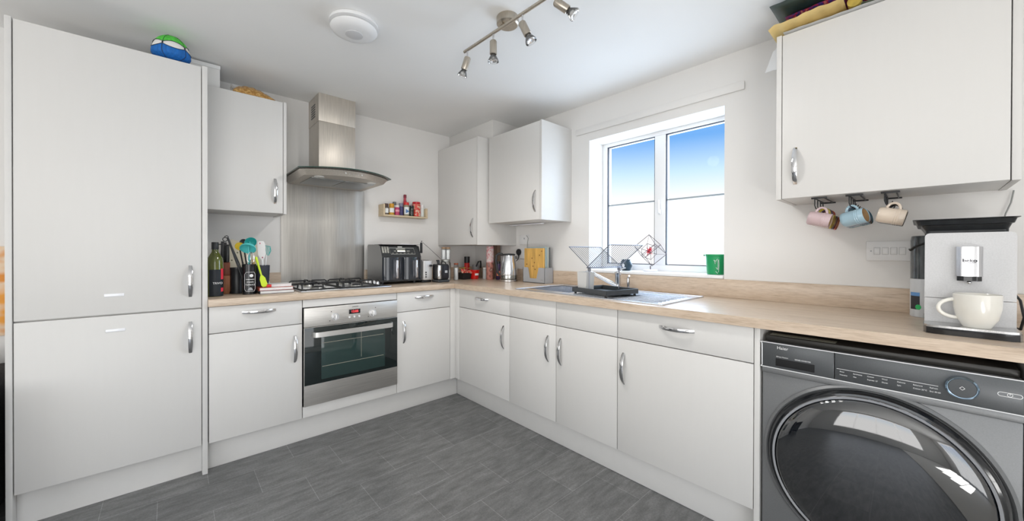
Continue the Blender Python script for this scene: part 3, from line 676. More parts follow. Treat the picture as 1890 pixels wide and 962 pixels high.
# things stacked on the large right-hand wall cabinet (top at z 2.1265)
def flatbag(y0, y1, x0, x1, z0, th, droop=0.0, lift=0.0, wob=.004, n=36, seed=1):
    """soft padded slab: a closed pillow lying along y, one end may curl down over the cabinet edge"""
    rnd = random.Random(seed); ph = [rnd.uniform(0, 6) for _ in range(4)]
    def side(sg):
        def fn(u, v):
            e_ = (max(0, math.sin(PI*u))**.28)*(max(0, math.sin(PI*v))**.40)
            y = y0+(y1-y0)*u; x = x0+(x1-x0)*v
            z = z0+lift*u - droop*max(0, 1-u*9)**1.6 + th/2*(1+sg*e_) + wob*math.sin(11*u+ph[0])*math.sin(5*v+ph[1])*.5 + wob*.5*math.sin(31*u+ph[2])
            return Vector((x+wob*math.sin(9*u+ph[3]), y, z))
        return fn
    mb = MB(); mb.grid(side(1), n, 14); mb.grid(side(-1), n, 14); bmesh.ops.remove_doubles(mb.b, verts=mb.b.verts, dist=.0004); return mb
ZU = 2.1270
grp = 'mail and pouches on the right wall cabinet'
tag(flatbag(-2.095, -2.42, .320, .560, ZU+.003, .012, wob=.0015, seed=3).build('paper_stack', mat('white_document', (.80, .80, .79), .7)), 'flat white papers lying directly on top of the large right wall cabinet', 'papers')
tag(flatbag(-2.050, -2.300, .275, .520, ZU+.021, .022, lift=.012, droop=.012, wob=.003, seed=5).build('padded_envelope', mat('manila_envelope', (.80, .60, .25), .55, noise=((20, 20, 20), .08), bump=((40, 40, 40), .3, .004))), 'yellow manila padded envelope overhanging the left end of large wall cabinet', 'envelope')
tag(flatbag(-2.105, -2.420, .300, .480, ZU+.058, .012, lift=.014, wob=.002, seed=6).build('magazine', ramp_mat('red_blue_cover', (3, 60, 150), [(0, (.45, .01, .03)), (.45, (.03, .04, .25)), (.6, (.50, .02, .05)), (.75, (.6, .55, .5))], .4, 'noise')), 'glossy red and blue magazine sandwiched between envelope and dark pouch', 'magazine')
tag(flatbag(-2.066, -2.420, .225, .470, ZU+.078, .030, lift=.018, wob=.003, seed=8).build('dark_pouch', mat('dark_green_plastic', (.025, .045, .04), .35, noise=((20, 20, 20), .3), coat=.3)), 'dark green plastic pouch topmost of the pile, near the ceiling', 'pouch')
tag(MB().cyl((.330, -2.328, ZU+.041), (.460, -2.328, ZU+.041), .022, n=24).build('paper_roll', mat('mustard_paper', (.52, .38, .07), .5, noise=((30, 30, 30), .2))), 'mustard yellow paper roll lying beside the manila envelope', 'roll')
tag(flatbag(-2.3150, -2.425, .345, .500, ZU+.0195, .022, wob=.002, seed=12).build('sachet', mat('grey_green_sachet', (.14, .17, .12), .5, noise=((30, 30, 30), .2))), 'grey-green sachet behind the mustard roll at the cabinet front', 'sachet')
mb = MB()
tri = [(-2.071, 2.128), (-2.071, 2.020), (-2.036, 2.033), (-2.000, 2.030), (-2.030, 2.118), (-2.045, 2.132)]
mb.prism([(a, b) for a, b in tri], 'x', .440, .4425)
tag(mb.build('carrier_bag_corner', mat('thin_white_plastic', (.78, .79, .80), .3, coat=.3)), 'corner of a white plastic bag drooping beside left end of large wall cabinet', 'bag')

# ================================================================== UTENSIL CORNER (left of the hob)
Z = ZT+.0004
B = thing('wine_bottle', 'green wine bottle with black and red label beside the tall cabinet', 'bottle', (-1.4955, .160, Z))
GB = mat('olive_bottle_glass', (.10, .115, .012), .06, coat=.6, noise=((25, 25, 6), .45)); 
MB().lathe([(0, 0), (.034, 0), (.037, .004), (.037, .19), (.034, .212), (.024, .232), (.0155, .248), (.0145, .262), (.0145, .268), (0, .268)], (0, 0, 0), n=40).build('glass_body', GB, B, world=False)
MB().lathe([(.0160, .262), (.0165, .264), (.0165, .300), (.0150, .303), (0, .303)], n=28).cyl((.016, 0, .290), (.026, 0, .292), .003, n=8).build('screw_cap', BLACK, B, world=False)
def label_wrap(r, z0, z1, a0, a1, n=20): return MB().grid(lambda u, v: Vector((r*math.cos(a0+(a1-a0)*u), r*math.sin(a0+(a1-a0)*u), z0+(z1-z0)*v)), n, 1)
la = math.radians(-75)
label_wrap(.0374, .002, .150, la-1.1, la+1.35).build('label', mat('navy_label', (.012, .016, .022), .5), B, world=False, label='near-black paper label')
label_wrap(.0377, .095, .155, la+.42, la+.95).build('label_stripe', mat('coral_stripe', (.80, .04, .07), .5), B, world=False)
label_wrap(.0377, .026, .048, la+.42, la+.95).build('label_stripe', bpy.data.materials['coral_stripe'], B, world=False)
text('TRIVO', .016, (.0085, -.0372, .074), (PI/2, 0, .28), MARK, B, world=False)
K = thing('knife_block', 'two-tone wooden knife block holding black-handled knives behind the wine bottle', 'knife block', (-1.4380, .305, Z), rz=-.1)
mb = MB().box(-.024, .024, -.045, .045, .0005, .108, .002); mb.build('lower_block', mat('pale_cherry_wood', (.42, .16, .07), .5, noise=((90, 90, 8), .2)), K, world=False)
MB().box(-.024, .024, -.045, .045, .1083, .186, .002).build('upper_block', mat('dark_cherry_wood', (.20, .045, .015), .45, noise=((90, 90, 8), .2)), K, world=False)
for x, y, h in ((-.012, -.030, .112), (.012, -.030, .100), (-.012, .000, .125), (.013, .000, .106), (0, .028, .120)):
    MB().box(x-.008, x+.008, y-.010, y+.010, .1863, .186+h, .003).build('knife_handle', BLACK, K, world=False)
SB = thing('serving_board', 'cream leaf-patterned board leaning behind the black canister', 'board', (-1.385, .470, Z))
LEAF = ramp_mat('cream_leaf_print', (38, 38, 38), [(0, (.10, .10, .05)), (.16, (.55, .50, .36)), (.22, (.68, .62, .48))], .45, 'voronoi')
MB().box(-.085, .085, -.004, .004, .001, .300, .003, mtx=M4((0, -.010, .0245), rx=-.20, ry=.26)).build('board', LEAF, SB, world=False)
CN = thing('black_canister', 'plain black rounded canister between knife block and utensil tin', 'canister', (-1.385, .262, Z))
MB().lathe([(0, 0), (.036, 0), (.038, .003), (.036, .012), (.033, .018), (.033, .140), (.036, .146), (.036, .155), (0, .156)], n=36).build('body', BLACK, CN, world=False)
TN = thing('utensil_tin', 'glossy black tin with white octagonal gin label holding utensils', 'utensil pot', (-1.3380, .160, Z))
TB = MB().lathe([(0, .002), (0, 0), (.032, 0), (.035, .003), (.035, .150), (.0355, .160), (.0355, .176), (.034, .177), (.0335, .160), (.033, .02), (0, .02)], n=48)
TB.build('body', GLOSSB, TN, world=False)
ta = math.radians(-92)
def cylpt(r, s_, z): a_ = ta+s_/r; return Vector((r*math.cos(a_), r*math.sin(a_), z))
octo = [(-.026, .030), (-.026, .118), (-.018, .130), (.022, .130), (.030, .118), (.030, .030), (.022, .018), (-.018, .018)]
pts = []
for (a, b), (c, d_) in zip(octo, octo[1:]+octo[:1]):
    for q in range(4): pts.append(cylpt(.0355, a+(c-a)*q/4, b+(d_-b)*q/4))
mb = MB().tube(pts, .0010, 6, closed=True)
mb.grid(lambda u, v: cylpt(.0356, .008+.0095*math.cos(2*PI*u)*v, .110+.0095*math.sin(2*PI*u)*v), 24, 2)
mb.grid(lambda u, v: cylpt(.0356, -.020+.044*u, .0865+.003*v), 12, 1)
mb.build('label_outline', MARK, TN, world=False)
for body, size, z in (('MAIN', .0135, .072), ('TERRACE', .0120, .0565)):
    t_ = text(body, size, (0, 0, 0), (0, 0, 0), MARK, TN, world=False)
    for v in t_.data.vertices: v.co = cylpt(.0357+v.co.z*.3, .003+v.co.x*1.05, z+v.co.y)
mb = MB(); mb.grid(lambda u, v: cylpt(.0356, -.012+.030*u, .024+.018*v*math.sin(PI*u)), 12, 2); mb.build('label_emblem', mat('grey_print', (.35, .36, .38), .5), TN, world=False)
HL = thing('utensil_holder', 'matt dark grey utensil holder just behind the stacked books', 'utensil pot', (-1.2620, .245, Z))
MB().lathe([(0, .002), (0, 0), (.034, 0), (.036, .003), (.042, .165), (.0405, .166), (.034, .008), (0, .008)], n=36).build('body', mat('slate_ceramic', (.035, .04, .055), .5), HL, world=False)

TEAL = mat('teal_silicone', (.10, .60, .60), .4); TEAL2 = mat('dark_teal_silicone', (.03, .42, .40), .4); LIME = mat('lime_silicone', (.60, .78, .03), .4)
gu = 'utensils standing in the pots left of the hob'
def ladle(name, label, m, hm, cup, axis, r, base, cat='ladle', deep=.75):
    t_ = thing(name, label, cat, base); c = Vector(cup)-Vector(base); a_ = Vector(axis).normalized()
    mtx = Matrix.Translation(c) @ a_.to_track_quat('Z', 'Y').to_matrix().to_4x4()
    pr = [(r*math.sin(PI/2*q/10), -r*deep*math.cos(PI/2*q/10)) for q in range(11)]
    MB().lathe(pr+[(r*.95*math.sin(PI/2*q/10), -r*deep*.9*math.cos(PI/2*q/10)) for q in range(10, -1, -1)], mtx=mtx, n=32).build('bowl', m, t_, world=False)
    MB().tube([Vector((0, 0, 0)), c*.5, c-a_*r*.5], .004, 8, rad=[.005, .004, .004]).build('handle', hm, t_, world=False)
    return t_
zt = Z+.030
ladle('teal_ladle', 'dark teal silicone ladle, rearmost of the two teal ladles in the tin', TEAL2, TEAL2, (-1.326, .195, 1.214), (.25, -.8, -.35), .033, (-1.334, .176, zt))
ladle('teal_ladle', 'light turquoise silicone ladle, lowest and nearest in the tin', TEAL, TEAL, (-1.345, .155, 1.176), (-.25, -.60, -.75), .041, (-1.335, .160, zt))
ladle('serving_spoon', 'yellow serving spoon leaning left out of the black tin', mat('yellow_nylon', (.75, .52, .03), .4), BLACK, (-1.375, .235, 1.192), (0, -1, .15), .024, (-1.345, .172, zt), 'spoon', .35)
ladle('serving_spoon', 'black serving spoon peeking out behind the yellow spoon', BLACK, BLACK, (-1.352, .270, 1.217), (.1, -1, .1), .020, (-1.332, .180, zt), 'spoon', .35)
t_ = thing('tongs', 'long black tongs with hanging ring leaning left from the tin', 'tongs', (-1.352, .150, zt))
p0 = Vector((0, 0, 0)); p1 = Vector((-1.436, .190, 1.243))-t_.location
MB().tube([p0, p1*.5, p1*.93, p1], .0045, 8, rad=[.005, .0055, .0055, .004]).tube([p0+Vector((.008, .004, 0)), p1*.5+Vector((.010, .004, 0)), p1*.97], .003, 8).build('arms', BLACK, t_, world=False)
MB().tube([p1+Vector((-.012+.011*math.cos(a_), 0, -.012+.011*math.sin(a_))) for a_ in [2*PI*q/20 for q in range(20)]], .0022, 6, closed=True).tube([p1+Vector((.004, 0, .002)), p1+Vector((-.004, 0, .010)), p1+Vector((-.014, 0, .004)), p1+Vector((-.014, 0, -.002))], .0022, 6).tube([p1+Vector((.006, 0, -.016)), p1+Vector((.014, 0, -.034)), p1+Vector((.006, 0, -.046)), p1+Vector((-.010, 0, -.046))], .0022, 6).build('hanging_ring', BLACK, t_, world=False)
t_ = thing('whisk', 'steel wire whisk standing in the black tin under the ladles', 'whisk', (-1.330, .150, zt))
mb = MB()
for k in range(5):
    a_ = PI*k/5; mb.tube([Vector((.017*math.sin(PI*q/14)*math.cos(a_)*1.0*(1 if q < 7.5 else -1) if 0 else .018*math.cos(a_)*math.sin(2*PI*q/28), .018*math.sin(a_)*math.sin(2*PI*q/28), .148+.035*(1-math.cos(2*PI*q/28)))) for q in range(28)], .0009, 5, closed=True)
mb.cyl((0, 0, 0), (0, 0, .150), .005, n=10); mb.build('whisk_wires', CHROME, t_, world=False)
t_ = thing('wooden_spatula', 'small wooden spatula upright in the tin beside the whisk', 'spatula', (-1.317, .165, zt))
MB().box(-.004, .004, -.002, .002, 0, .14, .001).box(-.008, .008, -.002, .002, .12, .175, .003).build('spatula', mat('beech', (.50, .30, .12), .6), t_, world=False)
t_ = thing('patterned_spatula', 'white spatula with pink and black floral print, tallest in the grey holder', 'spatula', (-1.252, .250, zt))
PRN = ramp_mat('pink_floral_print', (55, 55, 40), [(0, (.05, .04, .06)), (.12, (.65, .10, .16)), (.20, (.82, .80, .79))], .35, 'voronoi')
mm = M4((0, 0, .050), ry=-.06)
poly = [(-.007, .12), (.007, .12), (.020, .150), (.021, .215), (.014, .235), (-.014, .235), (-.021, .215), (-.020, .150)]
MB().prism(poly, 'y', -.002, .002, mtx=mm).build('blade', PRN, t_, world=False); MB().box(-.006, .006, -.003, .003, -.048, .119, .002, mtx=mm).build('handle', WHITE, t_, world=False)
t_ = thing('slotted_turner', 'pale teal slotted turner leaning right out of the grey holder', 'turner', (-1.252, .268, zt))
mm = M4((0, 0, .050), ry=.12); mb = MB()
mb.tube([mm @ Vector(p) for p in ((-.012, 0, .150), (.012, 0, .150), (.020, 0, .178), (.014, 0, .205), (-.012, 0, .208), (-.019, 0, .180))], .0022, 6, closed=True)
for k in range(5): x = -.013+k*.0065; mb.tube([mm @ Vector((x, 0, .151)), mm @ Vector((x*1.1, 0, .206))], .0016, 6)
mb.build('blade', TEAL2, t_, world=False); MB().tube([(0, 0, 0), mm @ Vector((0, 0, .152))], .004, 8).build('handle', WHITE, t_, world=False)
t_ = thing('lime_spatula', 'lime green spatula leaning head-down against the dark holder on the books', 'spatula', (-1.2640, .135, Z+.040))
mm = M4((0, 0, 0), ry=-.22, rx=-.18)
MB().prism([(-.009, 0), (.010, 0), (.017, .012), (.015, .052), (.006, .070), (-.006, .070), (-.014, .050), (-.015, .012)], 'y', -.004, .004, mtx=mm).build('blade', LIME, t_, world=False)
MB().tube([mm @ Vector((0, 0, .068)), mm @ Vector((0, 0, .130)), mm @ Vector((0, 0, .185))], .005, 8, rad=[.0045, .006, .0075]).build('handle', LIME, t_, world=False)
tag(MB().tube([(-1.222, .205, Z+.0008), (-1.236, .290, Z+.185)], .0028, 8).build('white_straw', WHITE), 'thin white stick leaning against the back of the grey holder', 'stick')

# stacked books
def book(x0, x1, y0, y1, z0, th, cover, label, rz):
    t_ = thing('book', label, 'book', ((x0+x1)/2, (y0+y1)/2, z0), 'books left of the hob', rz)
    hx, hy = (x1-x0)/2, (y1-y0)/2
    MB().box(-hx+.004, hx-.003, -hy+.003, hy-.003, .0017, th-.0017).build('pages', PAPER, t_, world=False)
    mb = MB().box(-hx, hx, -hy, hy, 0, .0015); mb.box(-hx, hx, -hy, hy, th-.0015, th); mb.box(-hx, -hx+.003, -hy, hy, 0, th, .0008)
    mb.build('cover', cover, t_, world=False); return t_
book(-1.292, -1.112, .105, .245, Z, .0185, mat('black_cover', (.02, .02, .025), .4), 'book with black cover, bottom of the stack left of the hob', -.03)
book(-1.295, -1.117, .107, .243, Z+.0188, .0180, mat('red_brown_cover', (.45, .06, .03), .4, noise=((30, 30, 30), .3)), 'book with red-brown cover, middle of the stack left of the hob', -.02)
book(-1.245, -1.125, .125, .240, Z+.0371, .0165, mat('white_cover', (.75, .74, .72), .4), 'small book with white cover, topmost of the stack left of the hob', .06)
tag(MB().cyl((-1.259, .110, Z+.0465), (-1.235, .106, Z+.0465), .0085, n=20).build('red_bottle_top', RED), 'small red round cap lying on the books by the lime spatula', 'cap')

# ================================================================== SPICE SHELF
SH = thing('spice_shelf', 'small pale wooden box shelf on the wall between hood and corner cabinet', 'shelf', (-.181, .525, 1.457))
PW = mat('pale_birch', (.62, .50, .34), .5, noise=((8, 90, 90), .08))
MB().box(-.386, .022, .472, .5735, 1.4570, 1.4700, .001).build('base_board', PW, SH)
MB().box(-.386, -.372, .472, .5735, 1.4702, 1.5560, .001).build('side_board', PW, SH); MB().box(.008, .022, .472, .5735, 1.4702, 1.5470, .001).build('side_board', PW, SH)
MB().box(-.3718, .0078, .5675, .5735, 1.4702, 1.5000, .001).build('back_board', PW, SH)
zs = 1.4704
def jar(name, label, x, y, r, h, bodym, capm=None, caph=.02, labelm=None, lz=(.25, .75), prof=None, cat='jar', group=None, z=zs, capr=None):
    t_ = thing(name, label, cat, (x, y, z), group); hb = h-(caph if capm else 0)
    p_ = prof or [(0, 0), (r*.92, 0), (r, .003), (r, hb-.008), (r*.88, hb-.001), (r*.86, hb), (0, hb)]
    MB().lathe(p_, n=28).build('body', bodym, t_, world=False)
    if capm:
        cr = capr or r*.94
        MB().lathe([(0, hb+.0003), (cr, hb+.0003), (cr, h-.002), (cr-.002, h), (0, h)], n=28).build('cap', capm, t_, world=False)
    if labelm: label_wrap(r+.0004, hb*lz[0], hb*lz[1], -PI/2-1.3, -PI/2+1.1).build('label', labelm, t_, world=False)
    return t_
LBL = mat('white_label', (.78, .80, .80), .5); MUST = mat('mustard_spice', (.55, .30, .04), .5, noise=((200, 200, 200), .2))
gj = 'spice jars on the small wall shelf'
jar('spice_jar', 'clear spice jar with dark brown cap, leftmost on the wall shelf', -.350, .500, .018, .092, mat('dark_spice_glass', (.10, .08, .07), .1, coat=.5), mat('brown_cap', (.09, .05, .04), .4), .022, LBL, (.2, .75), group=gj)
jar('spice_jar', 'spice jar with mustard orange lid and white label on the wall shelf', -.304, .500, .0215, .095, MUST, mat('orange_cap', (.62, .30, .02), .35), .028, LBL, (.3, .85), group=gj)
jar('spice_jar', 'slim white-labelled jar with grey flip lid on the wall shelf', -.258, .545, .016, .118, mat('ice_glass', (.60, .66, .66), .15), mat('grey_cap', (.12, .13, .14), .4), .030, LBL, group=gj)
jar('spice_jar', 'spice jar with white lid and magenta label on the wall shelf', -.254, .500, .020, .085, mat('magenta_label', (.48, .05, .14), .4), mat('cream_cap', (.72, .68, .66), .4), .018, mat('pink_blob', (.75, .35, .40), .5), (.45, .7), group=gj)
jar('spice_jar', 'tall purple-blue spice jar in the middle of the wall shelf', -.213, .512, .019, .108, mat('indigo_label', (.055, .045, .14), .35, noise=((60, 60, 60), .5)), mat('slate_cap', (.20, .20, .27), .4), .03, group=gj)
j = jar('spice_jar', 'jar with bright red lid and white label with blue triangle', -.170, .500, .0235, .118, mat('seasoning', (.28, .26, .18), .2, coat=.5), RED, .024, LBL, (.15, .80), group=gj)
mb = MB().prism([(-.016, .022), (.018, .038), (-.016, .058)], 'y', -.0246, -.0240); mb.build('label_triangle', mat('blue_print', (.10, .22, .45), .5), j, world=False)
jar('spice_jar', 'short black-green jar left of the big red tin', -.122, .497, .0195, .092, mat('bottle_black_green', (.012, .022, .016), .15, coat=.5), BLACK, .016, group=gj)
jar('sauce_bottle', 'tall red sauce bottle standing at the back of the wall shelf', -.160, .5455, .0205, .190, mat('crimson_sauce', (.42, .02, .05), .15, coat=.6), mat('maroon_cap', (.20, .01, .03), .4), .026,
    prof=[(0, 0), (.019, 0), (.0205, .003), (.0205, .085), (.017, .110), (.0105, .150), (.0105, .164), (0, .164)], cat='bottle', capr=.0125)
jar('gravy_tin', 'large red tin drum with pale pictures, widest on the wall shelf', -.068, .512, .0350, .130, mat('bright_red_drum', (.58, .015, .02), .35), mat('red_lid', (.52, .01, .02), .3), .016, ramp_mat('red_picture_label', (40, 40, 40), [(0, (.70, .02, .02)), (.5, (.60, .05, .03)), (.62, (.75, .55, .40)), (.75, (.62, .04, .04))], .35, 'noise'), (.02, .97), cat='tin', capr=.0345)
jar('white_jar', 'plain white lidded jar, rightmost on the wall shelf', -.014, .512, .0195, .112, mat('milk_jar', (.68, .73, .70), .3), WHITE, .030, group=gj)

# ================================================================== AIR FRYER AND NEIGHBOURS
AF = thing('air_fryer', 'large black dual-drawer air fryer with display panel, right of the hob', 'air fryer', (-.355, .37, Z))
AFB = mat('air_fryer_black', (.030, .032, .033), .30, coat=.2); AFD = mat('drawer_black_gloss', (.020, .025, .034), .13, coat=.6)
for x in (-.48, -.21):
    for y in (.28, .48): MB().cyl((x, y, Z), (x, y, Z+.020), .014, n=14).build('foot', BLACK, AF)
mb = MB(); prof = [(.505, .930), (.505, 1.205), (.495, 1.216), (.300, 1.216), (.262, 1.205), (.228, 1.128), (.222, 1.120), (.222, .930)]
mb.prism(prof, 'x', -.5050, -.1800); mb.build('housing', AFB, AF)
MB().box(-.503, -.182, .235, .505, 1.2162, 1.2195, .001).build('top_plate', mat('top_plate_silver', (.62, .60, .62), .25, .7), AF)
def dr(u, v, x0, x1, b): x = x0+(x1-x0)*u; return Vector((x, .221-b*(1-abs(2*u-1)**2.6)**.7, .945+.172*v))
for x0, x1 in ((-.503, -.344), (-.341, -.182)):
    f = lambda u, v: dr(u, v, x0, x1, .034)
    mb = MB().grid(f, 28, 4); mb.grid(lambda u, v: Vector((x0+(x1-x0)*u, (.221-.034*(1-abs(2*u-1)**2.6)**.7)*(1-v)+.2215*v, 1.117)), 28, 1); mb.grid(lambda u, v: Vector((x0+(x1-x0)*u, (.221-.034*(1-abs(2*u-1)**2.6)**.7)*(1-v)+.2215*v, .945)), 28, 1)
    bmesh.ops.remove_doubles(mb.b, verts=mb.b.verts, dist=.0002)
    dd = mb.build('drawer', AFD, AF)
    xc = (x0+x1)/2+.012
    MB().box(xc-.009, xc+.009, .160, .186, .958, 1.098, .005).build('handle', mat('mirror_highlight_bar', (.70, .70, .74), .12, 1.0), dd)  # mirror bar shaped to stand in for the vertical highlight on each drawer
slope = math.atan2(.262-.228, 1.205-1.128)
def afp(x, t, off=.0012):   # point on the sloped fascia: t 0 (bottom) .. 1 (top)
    return Vector((x, .228+(.262-.228)*t-off*math.cos(slope), 1.128+(1.205-1.128)*t+off*math.sin(slope)))
mb = MB(); c4 = [afp(-.430, .18), afp(-.226, .18), afp(-.232, .80), afp(-.436, .80)]; mb.tube(c4, .0012, 6, closed=True); mb.build('panel_outline', mat('silver_line', (.62, .62, .58), .4), AF)
def quad(a, b, t0, t1, off=.0016): m_ = MB(); m_.b.faces.new([m_.b.verts.new(p) for p in (afp(a, t0, off), afp(b, t0, off), afp(b, t1, off), afp(a, t1, off))]); return m_
quad(-.374, -.308, .42, .55).build('display', mat('lit_display', (.7, .7, .6), .4, emit=((1, .98, .85), .8)), AF)
quad(-.382, -.306, .62, .76).build('display_text', mat('grey_text_block', (.30, .30, .27), .5), AF)
quad(-.402, -.384, .44, .54).build('display_text', bpy.data.materials['grey_text_block'], AF); quad(-.296, -.270, .44, .54).build('display_text', bpy.data.materials['grey_text_block'], AF)
quad(-.366, -.328, .86, .96).build('badge', mat('badge_silver', (.7, .7, .66), .3), AF)
for k in range(6): x = -.420+k*.032; quad(x, x+.014, .24, .30).build('touch_mark', bpy.data.materials['grey_text_block'], AF)
for k in range(3): quad(-.496+k*.020, -.482+k*.020, .30, .92).build('front_sticker', mat('faded_sticker', (.36, .35, .31), .5, noise=((80, 80, 80), .4)), AF)
TH = MB().box(-.168, -.152, .232, .250, 1.150, 1.236, .004).tube([(-.160, .240, 1.238), (-.158, .238, 1.250), (-.154, .236, 1.246)], .003, 8)
TH = TH.build('kitchen_clip', BLACK); tag(TH, 'small black clip standing at the right top corner of the air fryer', 'clip'); TH.location = (-.012, -.006, 0)
tag(MB().tube([(-.160, .232, 1.236), (-.11, .215, 1.190), (-.045, .190, 1.125), (-.022, .18, 1.100)], .0016, 6).build('thermometer_cable', BLACK), 'thin black cable running from the air fryer down over the toaster', 'cable')
TO = thing('toaster', 'slim silver and black toaster end-on, right of the air fryer', 'toaster', (-.120, .33, Z))
MB().box(-.168, -.086, .205, .480, .9300, 1.0900, .008, 4).build('body', mat('toaster_silver', (.66, .65, .64), .38, .45, noise=((200, 200, 20), .08)), TO)
MB().box(-.171, -.084, .222, .484, .9110, .9298, .005).build('base', BLACK, TO)
MB().box(-.1715, -.160, .240, .470, .932, 1.094, .010, 3).build('side_trim', BLACK, TO); MB().box(-.104, -.084, .240, .470, .932, 1.092, .010, 3).build('side_trim', BLACK, TO)
mb = MB().box(-.142, -.135, .24, .45, 1.0880, 1.0912); mb.box(-.120, -.113, .24, .45, 1.0880, 1.0912); mb.build('slots', GLOSSB, TO)
for z in (.957, .975, .993): MB().cyl((-.146, .2048, z), (-.146, .2000, z), .0055, n=16).build('button', BLACK, TO)
MB().box(-.118, -.098, .180, .204, 1.040, 1.056, .004).build('lever', BLACK, TO)
CM = thing('drinks_machine', 'compact black and chrome countertop machine beside the toaster', 'appliance', (-.022, .18, Z))
MB().box(-.074, .034, .125, .235, .9110, .9310, .006, 3).build('base', DGREY, CM)
MB().box(-.070, .030, .130, .230, .9315, 1.0600, .012, 4).build('body', BLACK, CM)
MB().box(-.0715, -.042, .1275, .150, .935, 1.054, .008, 3).build('chrome_corner', CHROME, CM)
MB().box(-.030, .027, .1265, .1298, .945, 1.050, .003).build('front_panel', mat('matt_black_panel', (.014, .015, .022), .4), CM)
MB().box(-.012, .012, .1255, .1264, .988, 1.008).build('badge', mat('badge_grey', (.45, .47, .50), .5), CM)
MB().tube([(-.030, .150, 1.060), (-.032, .148, 1.076), (-.012, .148, 1.080), (.006, .150, 1.074), (.012, .150, 1.060)], .004, 8).build('handle', BLACK, CM)
MB().cyl((-.054, .160, 1.061), (-.054, .160, 1.085), .011, n=20).box(-.072, -.046, .152, .168, 1.083, 1.094, .003).build('top_knob', BLACK, CM)
for ch_ in CM.children: ch_.location.x = -.004
def glass_jar(x, y, z, r, h, lid, lidh, label, fill=None, fillh=.6, cat='jar', group=None):
    t_ = thing('glass_jar', label, cat, (x, y, z), group)
    MB().lathe([(0, .001), (r*.95, .001), (r, .005), (r, h-lidh-.010), (r*.86, h-lidh), (r*.84, h-lidh)], n=32).build('glass', JARG, t_, world=False)
    MB().lathe([(0, h-lidh+.0003), (r*.90, h-lidh+.0003), (r*.92, h-.002), (r*.9, h), (0, h)], n=32).build('lid', lid, t_, world=False)
    if fill: MB().lathe([(0, .003), (r*.93, .003), (r*.95, .007), (r*.95, (h-lidh)*fillh), (0, (h-lidh)*fillh)], n=28).build('contents', fill, t_, world=False)
    return t_
RICE = mat('white_grains', (.86, .87, .86), .7, noise=((260, 260, 260), .25)); CORK = mat('cork', (.34, .22, .13), .8, noise=((200, 200, 200), .3))
glass_jar(.100, .300, Z, .046, .182, mat('grey_metal_lid', (.36, .36, .34), .35, .7), .018, 'large clear jar with grey metal lid behind the black countertop machine', RICE, .55)
glass_jar(.078, .296, Z+.1826, .020, .108, CORK, .014, 'small cork-lidded jar, left one on top of the large jar', RICE, .9)
glass_jar(.122, .296, Z+.1826, .022, .108, CORK, .014, 'small cork-lidded jar, right one on top of the large jar', RICE, .9)
glass_jar(.190, .270, Z, .021, .150, mat('red_brown_stopper', (.28, .07, .03), .5), .014, 'narrow clear cruet with red-brown stopper right of the stacked jars', RICE, .8)
# fruit and sauce things in the corner
PN = thing('snack_tray', 'black tray heaped with red snack packets in the corner of the worktop', 'tray', (.312, .315, Z))
mb = MB(); mb.lathe([(0, .002), (0, 0), (.050, 0), (.062, .045), (.0655, .046), (.0655, .048), (.060, .047), (.048, .004), (0, .004)], n=4, sx=1.0, sy=.9, mtx=Matrix.Rotation(PI/4, 4, 'Z') @ Matrix.Scale(1.25, 4)); mb.build('tray', BLACK, PN, world=False)
PKT = ramp_mat('red_packet', (60, 60, 60), [(0, (.50, .01, .01)), (.5, (.62, .03, .02)), (.62, (.75, .62, .45)), (.7, (.40, .01, .01))], .3, 'noise', coat=.5)
for k, (x, y, z, rx, ry, rz) in enumerate(((-.024, -.030, .074, 1.05, .10, .1), (.030, -.034, .066, .75, -.25, -.35), (.000, .016, .082, .9, .1, .3))):
    mb = MB(); mb.grid(lambda u, v: Vector((-.034+.068*u, -.022+.044*v, .010*math.sin(PI*u)**.5*math.sin(PI*v)**.5)), 12, 8); mb.grid(lambda u, v: Vector((-.034+.068*u, -.022+.044*v, -.010*math.sin(PI*u)**.5*math.sin(PI*v)**.5)), 12, 8)
    mb.xf(M4((.312+x, .315+y, Z+z), rx, ry, rz)); bmesh.ops.remove_doubles(mb.b, verts=mb.b.verts, dist=.0003)
    tag(mb.build('snack_packet', PKT), ('red foil packet at the left side of the black corner tray', 'red foil packet at the right side of the black corner tray', 'red foil packet heaped at the back of the black corner tray')[k], 'packet', 'packets in the corner tray')
tag(MB().grid(lambda u, v: Vector((.255+.120*u, .300+.022*v, Z+.096+.006*math.sin(PI*u)+.008*math.sin(14*u)*.3+.004*v)), 20, 3).build('yellow_wrapper', mat('yellow_green_wrapper', (.55, .42, .06), .4, noise=((20, 20, 20), .4))), 'yellow-green wrapper strip lying across the top of the red packets', 'wrapper')
pm = jar('pepper_mill', 'red grinder with chunky black top behind the snack tray', .415, .420, .026, .205, RED, BLACK, .060, cat='mill', z=Z, capr=.027)
t_ = thing('jug', 'dark jug with curved black handle behind the red ramekin', 'jug', (.505, .400, Z))
MB().lathe([(0, 0), (.034, 0), (.036, .003), (.036, .125), (.034, .125), (.033, .006), (0, .006)], n=28).build('body', mat('smoky_grey', (.30, .30, .30), .35), t_, world=False)
MB().tube([(-.020, -.034, .110), (-.006, -.052, .158), (.020, -.050, .160), (.032, -.040, .130), (.034, -.030, .095)], .008, 10).build('handle', BLACK, t_, world=False)
BW = thing('red_ramekin', 'small glossy red pot with white label in the worktop corner', 'pot', (.398, .275, Z))
MB().lathe([(0, 0), (.034, 0), (.038, .004), (.0455, .070), (.0480, .074), (.0480, .082), (.0455, .082), (.0430, .070), (.036, .008), (0, .008)], n=40).build('body', mat('glossy_red', (.62, .008, .006), .15, coat=.6), BW, world=False)
MB().lathe([(0, .070), (.043, .070)], n=32).build('contents', RED, BW, world=False)
